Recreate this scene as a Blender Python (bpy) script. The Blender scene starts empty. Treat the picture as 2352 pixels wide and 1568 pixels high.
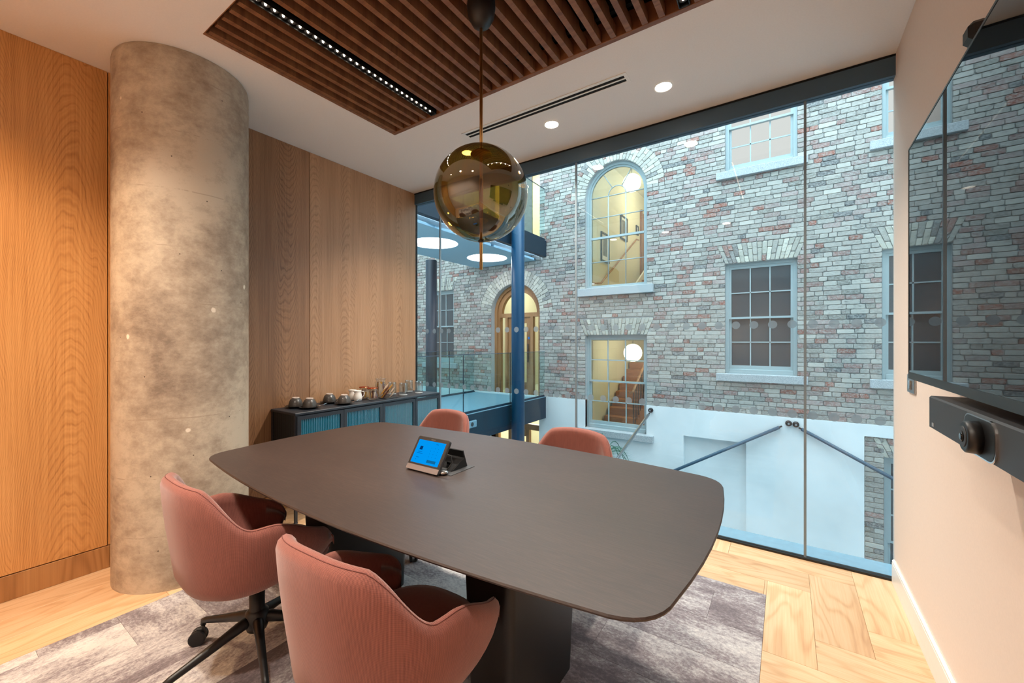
import bpy, math, random
from math import sin, cos, pi, radians, sqrt, atan2
from mathutils import Vector, Matrix

# ------------------------------------------------------------------ camera, world, exposure
S = bpy.context.scene
COL = S.collection
CH = 1.3                      # camera height
FPX = 934.7                   # focal length in pixels of the 2352-wide frame
YAW = radians(33.97)
cam = bpy.data.cameras.new('camera')
cam.sensor_width = 36.0
cam.lens = 36.0 * FPX / 2352.0
cam.clip_start = 0.02
cam_o = bpy.data.objects.new('camera', cam)
cam_o.location = (0, 0, CH)
cam_o.rotation_euler = (pi / 2, 0, YAW)
COL.objects.link(cam_o)
S.camera = cam_o

W = bpy.data.worlds.new('sky')
S.world = W
W.use_nodes = True
W.node_tree.nodes['Background'].inputs[0].default_value = (0.60, 0.84, 1.0, 1)
W.node_tree.nodes['Background'].inputs[1].default_value = 2.5

S.view_settings.view_transform = 'Standard'
S.view_settings.look = 'None'
S.view_settings.gamma = 1
S.view_settings.use_curve_mapping = False
S.view_settings.exposure = 0.0
S.cycles.max_bounces = 10
S.cycles.diffuse_bounces = 5
S.cycles.glossy_bounces = 5
S.cycles.transparent_max_bounces = 24
S.cycles.sample_clamp_indirect = 6
S.cycles.caustics_reflective = False
S.cycles.caustics_refractive = False

WARM = (1.0, 0.66, 0.34)
WARM2 = (1.0, 0.89, 0.76)
def lamp(name, kind, loc, energy, color, rot=(0, 0, 0), size=0.1, size_y=None, spot=None, blend=0.6, parent=None):
    l = bpy.data.lights.new(name, kind)
    l.energy = energy
    l.color = color
    if kind == 'AREA':
        l.size = size
        if size_y:
            l.shape = 'RECTANGLE'; l.size_y = size_y
        else:
            l.shape = 'DISK'
    else:
        l.shadow_soft_size = size
    if kind == 'SPOT':
        l.spot_size = radians(spot); l.spot_blend = blend
    o = bpy.data.objects.new(name, l)
    o.location = loc; o.rotation_euler = rot
    COL.objects.link(o)
    if parent:
        o.parent = parent
        o.matrix_parent_inverse = parent.matrix_basis.inverted()
    return o

# room box (metres): left wall x=XL, right wall x=XR, glass y=YG, ceiling z=H
XL, XR, YG, YB, H = -3.235, 0.489, 3.0, -0.75, 2.85
F = 7.4                       # brick facade across the atrium
C_COURSE = 0.0691

DOWN = [(-0.62, 2.57), (-1.39, 2.57), (-2.17, 2.57), (-0.65, 0.0), (-1.42, 0.0), (-2.18, 0.0)]
LIN = [-2.0, -0.39]

# atrium: rooflight high above, soft daylight
lamp('atrium_rooflight', 'AREA', (-2.6, 5.2, 8.2), 980, (0.66, 0.87, 1.0), (0, 0, 0), size=11, size_y=3.6)

# ------------------------------------------------------------------ colour and node helpers
def lin(c):
    return tuple(((v / 255.0) / 12.92 if v / 255.0 <= 0.04045 else ((v / 255.0 + 0.055) / 1.055) ** 2.4) for v in c) + (1,)

class NT:
    def __init__(s, name):
        s.m = bpy.data.materials.new(name); s.m.use_nodes = True
        s.t = s.m.node_tree; s.n = s.t.nodes; s.l = s.t.links
        s.b = s.n['Principled BSDF']; s.out = s.n['Material Output']
    def new(s, ty, **kw):
        n = s.n.new(ty)
        for k, v in kw.items():
            setattr(n, k, v)
        return n
    def link(s, a, b): s.l.new(a, b)
    def put(s, sock, v):
        if hasattr(v, 'is_output') or isinstance(v, bpy.types.NodeSocket): s.l.new(v, sock)
        else: sock.default_value = v
    def math(s, op, a, b=None, c=None, clamp=False):
        n = s.new('ShaderNodeMath', operation=op, use_clamp=clamp)
        s.put(n.inputs[0], a)
        if b is not None: s.put(n.inputs[1], b)
        if c is not None: s.put(n.inputs[2], c)
        return n.outputs[0]
    def coords(s, scale=(1, 1, 1), rnd=0.0, kind='Object', rot=(0, 0, 0)):
        tc = s.new('ShaderNodeTexCoord')
        mp = s.new('ShaderNodeMapping')
        mp.inputs['Scale'].default_value = scale
        mp.inputs['Rotation'].default_value = rot
        s.link(tc.outputs[kind], mp.inputs['Vector'])
        v = mp.outputs[0]
        if rnd:
            oi = s.new('ShaderNodeObjectInfo')
            r = s.math('MULTIPLY', oi.outputs['Random'], rnd)
            a = s.new('ShaderNodeVectorMath', operation='ADD')
            s.link(v, a.inputs[0]); s.link(r, a.inputs[1]); v = a.outputs[0]
        return v
    def noise(s, vec, scale=5, detail=4, rough=0.55, dist=0.0):
        n = s.new('ShaderNodeTexNoise')
        n.inputs['Scale'].default_value = scale; n.inputs['Detail'].default_value = detail
        n.inputs['Roughness'].default_value = rough; n.inputs['Distortion'].default_value = dist
        if vec is not None: s.link(vec, n.inputs['Vector'])
        return n.outputs[0]
    def ramp(s, f, stops, interp='LINEAR'):
        n = s.new('ShaderNodeValToRGB'); r = n.color_ramp; r.interpolation = interp
        while len(r.elements) < len(stops): r.elements.new(0.5)
        for e, (p, c) in zip(r.elements, stops):
            e.position = p
            e.color = c if len(c) == 4 else tuple(c) + (1,)
        s.link(f, n.inputs[0]); return n.outputs[0]
    def mix(s, f, a, b, mode='MIX'):
        n = s.new('ShaderNodeMix', data_type='RGBA', blend_type=mode)
        s.put(n.inputs[0], f); s.put(n.inputs[6], a); s.put(n.inputs[7], b)
        return n.outputs[2]
    def bump(s, h, strength=0.3, dist=0.01):
        n = s.new('ShaderNodeBump'); n.inputs['Strength'].default_value = strength
        n.inputs['Distance'].default_value = dist
        s.link(h, n.inputs['Height']); s.link(n.outputs[0], s.b.inputs['Normal'])
    def base(s, c): s.put(s.b.inputs['Base Color'], c)
    def set(s, **kw):
        for k, v in kw.items(): s.b.inputs[k.replace('_', ' ')].default_value = v
        return s

def plain(name, rgb, rough=0.5, metal=0.0, noise=0.0, nscale=40, **kw):
    t = NT(name); c = lin(rgb)
    t.set(Roughness=rough, Metallic=metal)
    for k, v in kw.items(): t.b.inputs[k].default_value = v
    if noise:
        n = t.noise(t.coords(), nscale, 4)
        d = tuple(x * (1 - noise) for x in c[:3]) + (1,)
        u = tuple(min(1, x * (1 + noise)) for x in c[:3]) + (1,)
        t.base(t.ramp(n, [(0.3, d), (0.7, u)]))
        t.bump(n, 0.08, 0.002)
    else:
        n = t.noise(t.coords(), nscale, 2)
        d = tuple(x * 0.97 for x in c[:3]) + (1,)
        t.base(t.ramp(n, [(0.35, d), (0.65, c)]))
    return t.m

def emit(name, rgb, strength):
    t = NT(name); e = t.new('ShaderNodeEmission')
    e.inputs[0].default_value = lin(rgb); e.inputs[1].default_value = strength
    t.link(e.outputs[0], t.out.inputs[0]); return t.m

def glass(name, tint=(1, 1, 1), refl=1.0, f0=0.04, rough=0.0):
    """thin clear glass: tinted transparency plus a Schlick reflection"""
    t = NT(name); t.n.remove(t.b)
    lw = t.new('ShaderNodeLayerWeight'); lw.inputs[0].default_value = 0.5
    p = t.math('POWER', lw.outputs['Facing'], 5.0)
    f = t.math('MULTIPLY_ADD', p, (1 - f0) * refl, f0 * refl, clamp=True)
    tr = t.new('ShaderNodeBsdfTransparent'); tr.inputs[0].default_value = tuple(tint) + (1,)
    gl = t.new('ShaderNodeBsdfGlossy'); gl.inputs['Roughness'].default_value = rough
    mx = t.new('ShaderNodeMixShader')
    t.link(f, mx.inputs[0]); t.link(tr.outputs[0], mx.inputs[1]); t.link(gl.outputs[0], mx.inputs[2])
    t.link(mx.outputs[0], t.out.inputs[0]); return t.m

def veneer(name, light, mid, dark, rough=0.45, freq=34, seed=0.0, contrast=1.0):
    """crown-cut oak veneer: vertical cathedral figure, fine pores"""
    t = NT(name)
    v = t.coords((1, 3.2, 0.30), rnd=20)
    a = t.new('ShaderNodeVectorMath', operation='ADD'); t.link(v, a.inputs[0]); a.inputs[1].default_value = (seed, seed * 2, seed)
    v = a.outputs[0]
    n = t.noise(v, 1.15, 2.2, 0.4, 0.15)
    w = t.math('SINE', t.math('MULTIPLY', n, freq * 2.4))
    w = t.math('MULTIPLY_ADD', w, 0.5, 0.5)
    w = t.math('POWER', w, 2.2)
    f = t.noise(t.coords((30, 160, 1.6), rnd=9), 1.0, 3, 0.6)
    g = t.noise(t.coords((4, 14, 0.5), rnd=5), 1.0, 3, 0.6)
    k = t.math('ADD', t.math('MULTIPLY', w, 0.42 * contrast), t.math('MULTIPLY', f, 0.45))
    k = t.math('ADD', k, t.math('MULTIPLY', g, 0.35))
    t.base(t.ramp(k, [(0.2, light), (0.55, mid), (0.95, dark)]))
    t.set(Roughness=rough); t.bump(f, 0.12, 0.002)
    return t.m

def veneer2(name, light, mid, dark, a=24.0, pitch=0.062, leaf=0.42, off=0.0, seed=0.0, amp=0.5):
    """crown-cut veneer leaves: nested arches (contours of z + a*y*y), straight grain at the leaf edges"""
    t = NT(name)
    tc = t.new('ShaderNodeTexCoord'); sp = t.new('ShaderNodeSeparateXYZ'); t.link(tc.outputs['Object'], sp.inputs[0])
    y, z = sp.outputs[1], sp.outputs[2]
    v = t.coords((1, 2.6, 0.5)); ad = t.new('ShaderNodeVectorMath', operation='ADD'); t.link(v, ad.inputs[0]); ad.inputs[1].default_value = (seed, seed * 2, seed); v = ad.outputs[0]
    n1 = t.noise(v, 1.6, 3, 0.5); n2 = t.noise(v, 6.0, 4, 0.6)
    ys = t.math('DIVIDE', t.math('ADD', y, off), leaf)
    fl = t.math('FLOOR', ys)
    yl = t.math('MULTIPLY', t.math('SUBTRACT', t.math('SUBTRACT', ys, fl), 0.5), leaf)
    yl = t.math('ADD', yl, t.math('MULTIPLY', t.math('SUBTRACT', n1, 0.5), 0.11))
    q = t.math('MULTIPLY', t.math('MULTIPLY', yl, yl), a)
    h = t.math('ADD', t.math('ADD', z, q), t.math('MULTIPLY', fl, 0.417))
    h = t.math('ADD', h, t.math('MULTIPLY', t.math('SUBTRACT', n1, 0.5), 0.65))
    h = t.math('ADD', h, t.math('MULTIPLY', t.math('SUBTRACT', n2, 0.5), 0.10))
    w = t.math('MULTIPLY_ADD', t.math('SINE', t.math('MULTIPLY', h, 2 * pi / pitch)), 0.5, 0.5)
    w2 = t.math('MULTIPLY_ADD', t.math('SINE', t.math('MULTIPLY', h, 2 * pi / (pitch * 0.37))), 0.5, 0.5)
    w = t.math('ADD', t.math('MULTIPLY', t.math('POWER', w, 3.5), 0.75), t.math('MULTIPLY', w2, 0.25))
    amt = t.ramp(n2, [(0.3, (0.35, 0.35, 0.35)), (0.7, (1, 1, 1))])
    w = t.math('MULTIPLY', w, amt)
    f = t.noise(t.coords((20, 230, 2.2)), 1.0, 3, 0.65)
    g = t.noise(t.coords((3, 9, 0.35)), 1.0, 3, 0.6)
    k = t.math('ADD', t.math('MULTIPLY', w, amp), t.math('MULTIPLY', t.math('SUBTRACT', f, 0.5), 0.75))
    k = t.math('ADD', k, t.math('MULTIPLY', g, 0.55))
    t.base(t.ramp(k, [(0.12, light), (0.42, mid), (0.85, dark)]))
    t.set(Roughness=0.42); t.bump(f, 0.1, 0.002)
    return t.m

def oak_floor():
    t = NT('oak_board')
    v = t.coords((0.9, 5.0, 1), rnd=40)
    n = t.noise(v, 1.3, 2.5, 0.45, 0.3)
    w = t.math('MULTIPLY_ADD', t.math('SINE', t.math('MULTIPLY', n, 60)), 0.5, 0.5)
    f = t.noise(t.coords((4, 140, 1), rnd=12), 1.0, 3)
    g = t.noise(t.coords((1.2, 4, 1), rnd=23), 1.2, 3)
    k = t.math('ADD', t.math('MULTIPLY', t.math('POWER', w, 3), 0.16), t.math('MULTIPLY', f, 0.34))
    k = t.math('ADD', k, t.math('MULTIPLY', g, 0.5))
    c = t.ramp(k, [(0.25, lin((224, 192, 154))), (0.5, lin((208, 168, 126))), (0.8, lin((174, 128, 88)))])
    vo = t.new('ShaderNodeTexVoronoi', feature='F1'); vo.inputs['Scale'].default_value = 1.0
    vo.inputs['Randomness'].default_value = 1
    t.link(t.coords((2.0, 5.5, 1), rnd=31), vo.inputs['Vector'])
    kn = t.math('ADD', vo.outputs['Distance'], t.math('MULTIPLY', t.noise(t.coords((20, 50, 1)), 1, 3), 0.09))
    c = t.mix(t.ramp(kn, [(0.065, (1, 1, 1)), (0.15, (0, 0, 0))]), c, lin((92, 52, 28)))
    oi = t.new('ShaderNodeObjectInfo')
    hsv = t.new('ShaderNodeHueSaturation'); t.link(c, hsv.inputs['Color'])
    t.link(t.math('MULTIPLY_ADD', oi.outputs['Random'], 0.22, 0.88), hsv.inputs['Value'])
    t.base(hsv.outputs[0]); t.set(Roughness=0.42); t.bump(f, 0.1, 0.001)
    return t.m

def carpet_mat():
    t = NT('carpet_pile')
    v = t.coords((2.4, 6.0, 1), rnd=60)
    n = t.noise(v, 1.1, 8, 0.72, 0.2)
    fine = t.noise(t.coords((240, 700, 1)), 1.0, 2, 0.6)
    sp = t.noise(t.coords((60, 90, 1)), 1.0, 3, 0.7)
    k = t.math('ADD', n, t.math('MULTIPLY', t.math('SUBTRACT', sp, 0.5), 0.42))
    k = t.math('ADD', k, t.math('MULTIPLY', t.math('SUBTRACT', fine, 0.5), 0.22))
    oi = t.new('ShaderNodeObjectInfo')
    k = t.math('ADD', k, t.math('MULTIPLY_ADD', oi.outputs['Random'], 0.26, -0.13))
    c = t.ramp(k, [(0.34, lin((112, 102, 106))), (0.47, lin((146, 136, 138))), (0.56, lin((184, 178, 178))), (0.68, lin((218, 213, 208)))])
    t.base(c); t.set(Roughness=0.95)
    wv = t.math('SINE', t.math('MULTIPLY', t.new('ShaderNodeSeparateXYZ').outputs[0], 1))
    t.bump(fine, 0.5, 0.004)
    return t.m

def concrete():
    t = NT('cast_concrete')
    big = t.noise(t.coords((1, 1, 0.7)), 1.6, 5, 0.6)
    mid = t.noise(t.coords((1, 1, 1.4)), 9, 10, 0.78)
    k = t.math('ADD', t.math('MULTIPLY', big, 0.62), t.math('MULTIPLY', mid, 0.45))
    c = t.ramp(k, [(0.40, lin((122, 106, 92))), (0.5, lin((160, 144, 126))), (0.60, lin((190, 176, 156)))])
    pale = t.new('ShaderNodeTexVoronoi', feature='F1'); pale.inputs['Scale'].default_value = 5.2
    dn = t.noise(t.coords(), 30, 3)
    mv = t.coords((1, 1, 0.8))
    t.link(mv, pale.inputs['Vector'])
    d = t.math('ADD', pale.outputs['Distance'], t.math('MULTIPLY', dn, 0.09))
    c = t.mix(t.ramp(d, [(0.095, (1, 1, 1)), (0.115, (0, 0, 0))]), c, lin((226, 214, 196)))
    pit = t.new('ShaderNodeTexVoronoi', feature='F1'); pit.inputs['Scale'].default_value = 11
    t.link(t.coords((1, 1, 1), rot=(0.4, 0.3, 0.2)), pit.inputs['Vector'])
    c = t.mix(t.ramp(pit.outputs['Distance'], [(0.028, (1, 1, 1)), (0.045, (0, 0, 0))]), c, lin((70, 55, 45)))
    tc = t.new('ShaderNodeTexCoord'); sp = t.new('ShaderNodeSeparateXYZ'); t.link(tc.outputs['Object'], sp.inputs[0])
    ln = t.math('FRACT', t.math('ADD', t.math('MULTIPLY', sp.outputs[2], 3.3), t.math('MULTIPLY', big, 0.12)))
    lm = t.math('MULTIPLY', t.math('LESS_THAN', ln, 0.02), t.math('GREATER_THAN', mid, 0.54))
    c = t.mix(t.math('MULTIPLY', lm, 0.35), c, lin((120, 98, 80)))
    t.base(c); t.set(Roughness=0.62); t.bump(t.math('ADD', mid, t.math('MULTIPLY', d, 0.4)), 0.25, 0.006)
    return t.m

def fabric(name='terracotta_weave', a=(172, 108, 94), b=(82, 42, 38)):
    t = NT(name)
    tc = t.new('ShaderNodeTexCoord'); sp = t.new('ShaderNodeSeparateXYZ'); t.link(tc.outputs['UV'], sp.inputs[0])
    u = t.math('MULTIPLY', sp.outputs[0], 2 * pi / 0.0042)
    v = t.math('MULTIPLY', sp.outputs[1], 2 * pi / 0.0036)
    w = t.math('MULTIPLY', t.math('SINE', t.math('ADD', u, v)), t.math('SINE', t.math('SUBTRACT', v, t.math('MULTIPLY', u, 0.5))))
    k = t.math('MULTIPLY_ADD', w, 0.5, 0.5)
    st = t.noise(t.coords((1, 1, 0.15)), 90, 3, 0.7)
    k2 = t.math('ADD', t.math('MULTIPLY', k, 0.8), t.math('MULTIPLY', st, 0.22))
    t.base(t.ramp(k2, [(0.2, lin(b)), (0.5, lin(tuple((p + 1.4 * q) / 2.4 for p, q in zip(b, a)))), (0.85, lin(a))]))
    t.set(Roughness=0.9); t.b.inputs['Sheen Weight'].default_value = 0.35
    t.b.inputs['Sheen Roughness'].default_value = 0.4
    t.bump(k, 0.35, 0.0015)
    return t.m

def brick_mat():
    t = NT('tumbled_brick')
    at = t.new('ShaderNodeAttribute', attribute_name='tone')
    n = t.noise(t.coords((1, 1, 1.6), rnd=3), 34, 8, 0.82)
    m = t.noise(t.coords((1, 1, 2.2), rnd=3), 11, 8, 0.8)
    c = t.mix(t.ramp(n, [(0.44, (0, 0, 0)), (0.58, (0.7, 0.7, 0.7))]), at.outputs['Color'], lin((190, 188, 182)))
    c = t.mix(t.ramp(m, [(0.36, (0.6, 0.6, 0.6)), (0.46, (0, 0, 0))]), c, lin((108, 102, 98)))
    t.base(c); t.set(Roughness=0.9); t.bump(n, 0.8, 0.009)
    return t.m

def granite():
    t = NT('granite_sill')
    n = t.noise(t.coords(), 130, 5, 0.8)
    t.base(t.ramp(n, [(0.36, lin((128, 134, 138))), (0.5, lin((176, 180, 182))), (0.66, lin((212, 214, 214)))]))
    t.set(Roughness=0.7); t.bump(n, 0.35, 0.004); return t.m

def render_mat():
    t = NT('white_render')
    n = t.noise(t.coords(), 1.4, 4, 0.5); f = t.noise(t.coords(), 60, 4, 0.6)
    t.base(t.ramp(n, [(0.3, lin((222, 226, 226))), (0.7, lin((242, 243, 242)))]))
    t.set(Roughness=0.9); t.bump(f, 0.1, 0.003); return t.m

M = {}
def mats():
    M['plaster'] = plain('ceiling_paint', (236, 232, 228), 0.9, noise=0.02, nscale=120)
    M['beige'] = plain('beige_wall_paint', (232, 213, 198), 0.88, noise=0.02, nscale=140)
    M['white'] = plain('white_gloss_paint', (240, 236, 230), 0.35)
    M['oak_l'] = veneer2('oak_veneer_honey', lin((212, 158, 98)), lin((190, 134, 76)), lin((138, 88, 44)), off=.13, seed=3.1, amp=.36)
    M['oak_d'] = veneer2('oak_veneer_brown_shaded', lin((168, 126, 92)), lin((140, 102, 72)), lin((92, 62, 42)), a=-40, off=.05, leaf=.31, seed=7.7, amp=.4)  # browner veneer, its tint also deepened for the shade on this panel
    M['oak_r'] = veneer2('oak_veneer_fawn', lin((190, 148, 112)), lin((166, 126, 92)), lin((122, 86, 60)), a=44, leaf=.29, seed=1.3, amp=.34)
    M['skirt'] = veneer('oak_skirting_grain', lin((184, 136, 86)), lin((160, 112, 66)), lin((120, 78, 42)), freq=40, seed=9, contrast=.5)
    M['slat'] = veneer('oak_slat_stain', lin((150, 102, 66)), lin((118, 74, 46)), lin((80, 48, 30)), freq=30, seed=5, contrast=.4)
    M['floor'] = oak_floor()
    M['carpet'] = carpet_mat()
    M['concrete'] = concrete()
    M['fabric'] = fabric()
    M['thread'] = plain('seam_thread', (104, 56, 50), 0.8)
    M['black'] = plain('black_powder_coat', (18, 18, 19), 0.42)
    M['matblack'] = plain('matt_black_void', (10, 10, 11), 0.95)
    M['rubber'] = plain('black_caster_rubber', (24, 24, 26), 0.55)
    M['grey_plastic'] = plain('dark_grey_plastic', (52, 53, 56), 0.5)
    M['steel'] = plain('brushed_steel', (176, 180, 182), 0.3, 1.0)
    M['chrome'] = plain('chrome', (200, 200, 200), 0.12, 1.0)
    M['brass'] = plain('aged_brass', (226, 182, 118), 0.34, 1.0)
    M['frame'] = plain('dark_grey_aluminium', (62, 86, 104), 0.5)
    M['cab'] = plain('slate_blue_steel', (30, 37, 46), 0.42, noise=0.05)
    M['bluecol'] = plain('petrol_blue_paint', (0, 64, 98), 0.36)
    M['bluedark'] = plain('dark_petrol_steel', (8, 40, 58), 0.5)
    M['sash'] = plain('pale_sash_paint', (164, 178, 180), 0.5)
    M['cream'] = plain('cream_wall_paint', (224, 216, 190), 0.9)
    M['mortar'] = plain('lime_mortar', (178, 180, 180), 0.95, noise=0.12, nscale=70)
    M['brick'] = brick_mat()
    M['granite'] = granite()
    M['render'] = render_mat()
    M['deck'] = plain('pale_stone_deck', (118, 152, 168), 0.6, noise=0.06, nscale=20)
    M['glass'] = glass('clear_partition_glass', (0.97, 0.99, 0.985))
    M['bglass'] = glass('balustrade_glass', (0.84, 0.94, 0.94))
    M['wglass'] = glass('old_window_glass', (0.95, 0.98, 0.95), f0=0.05)
    M['darkpane'] = plain('blind_behind_glass', (72, 78, 82), 0.10)
    M['amber'] = glass('amber_glass', (0.48, 0.38, 0.16), f0=0.11, refl=1.4)
    M['clear'] = glass('tumbler_glass', (0.93, 0.95, 0.95), f0=0.06, refl=2.0)
    M['thickglass'] = plain('thick_glass_base', (225, 230, 232), 0.08, 0.0, Alpha=0.45)
    M['woodint'] = veneer('internal_oak', lin((186, 138, 92)), lin((160, 112, 70)), lin((118, 78, 46)), freq=16, seed=2)
    t = NT('stair_oak'); n = t.noise(t.coords((1, 8, 8)), 6, 3)
    t.base(t.ramp(n, [(0.3, lin((184, 122, 66))), (0.7, lin((150, 92, 44)))])); M['stairoak'] = t.m
    t = NT('wenge_table_top'); v = t.coords((16, 330, 1)); n = t.noise(v, 1.0, 4, 0.6); b = t.noise(t.coords((1, 1.6, 1)), 2.2, 3)
    k = t.math('ADD', t.math('MULTIPLY', n, 0.7), t.math('MULTIPLY', b, 0.3))
    t.base(t.ramp(k, [(0.30, lin((39, 29, 26))), (0.5, lin((51, 39, 35))), (0.75, lin((71, 55, 49)))]))
    t.set(Roughness=0.45); t.bump(n, 0.12, 0.001); M['table'] = t.m
    M['dot'] = None
    t = NT('frosted_dot_film'); t.n.remove(t.b)
    d = t.new('ShaderNodeBsdfDiffuse'); d.inputs[0].default_value = lin((150, 160, 166))
    tl = t.new('ShaderNodeBsdfTranslucent'); tl.inputs[0].default_value = lin((150, 162, 168))
    tr = t.new('ShaderNodeBsdfTransparent')
    a = t.new('ShaderNodeMixShader'); a.inputs[0].default_value = 0.5
    t.link(d.outputs[0], a.inputs[1]); t.link(tl.outputs[0], a.inputs[2])
    b = t.new('ShaderNodeMixShader'); b.inputs[0].default_value = 0.28
    t.link(a.outputs[0], b.inputs[1]); t.link(tr.outputs[0], b.inputs[2]); t.link(b.outputs[0], t.out.inputs[0]); M['dot'] = t.m
    t = NT('ribbed_cabinet_glass'); t.base(lin((0, 92, 118))); t.set(Roughness=0.14, Alpha=0.92); t.b.inputs['IOR'].default_value = 2.05; M['rib'] = t.m
    t = NT('tv_screen_glass'); t.base((0.004, 0.005, 0.006, 1)); t.set(Roughness=0.015); t.b.inputs['IOR'].default_value = 1.42; M['tv'] = t.m
    M['mug'] = plain('charcoal_glaze', (74, 70, 67), 0.22, noise=0.1, nscale=200)
    M['mugrim'] = plain('unglazed_foot_rim', (196, 178, 166), 0.6)
    M['saucer'] = plain('black_saucer_glaze', (38, 37, 38), 0.25)
    M['porcelain'] = plain('white_porcelain', (232, 228, 222), 0.2)
    M['copper'] = plain('copper_lid', (190, 100, 66), 0.25, 1.0)
    M['sachet_a'] = plain('brown_sachet_paper', (104, 56, 44), 0.6)
    M['sachet_b'] = plain('pale_sachet_paper', (214, 196, 176), 0.6)
    M['sachet_c'] = plain('amber_sachet_paper', (206, 150, 52), 0.6)
    M['leaf'] = plain('palm_leaf', (58, 104, 84), 0.6)
    M['pot'] = plain('grey_planter', (120, 124, 126), 0.7)
    M['lit'] = emit('lamp_disc', (255, 240, 220), 45)
    M['led'] = emit('led_lens', (255, 232, 205), 9)
    M['soffit'] = plain('pale_blue_soffit', (168, 202, 218), 0.8)  # one even pale blue base colour for the soffit
    M['litcool'] = emit('round_light_diffuser', (248, 246, 255), 6.0)
    M['cove'] = emit('cove_strip', (190, 226, 255), 5.0)
    M['globe'] = emit('opal_globe', (255, 246, 214), 5.0)
    M['litpane'] = emit('lit_blind', (236, 238, 236), 0.92)
    M['screen'] = emit('tablet_screen_blue', (0, 150, 242), 1.0)
    M['screendark'] = emit('tablet_screen_icon', (6, 60, 120), 0.8)
    M['screenmid'] = emit('tablet_screen_button', (18, 108, 160), 0.9)
    M['screentext'] = emit('tablet_screen_text', (0, 104, 190), 0.9)
mats()

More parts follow.
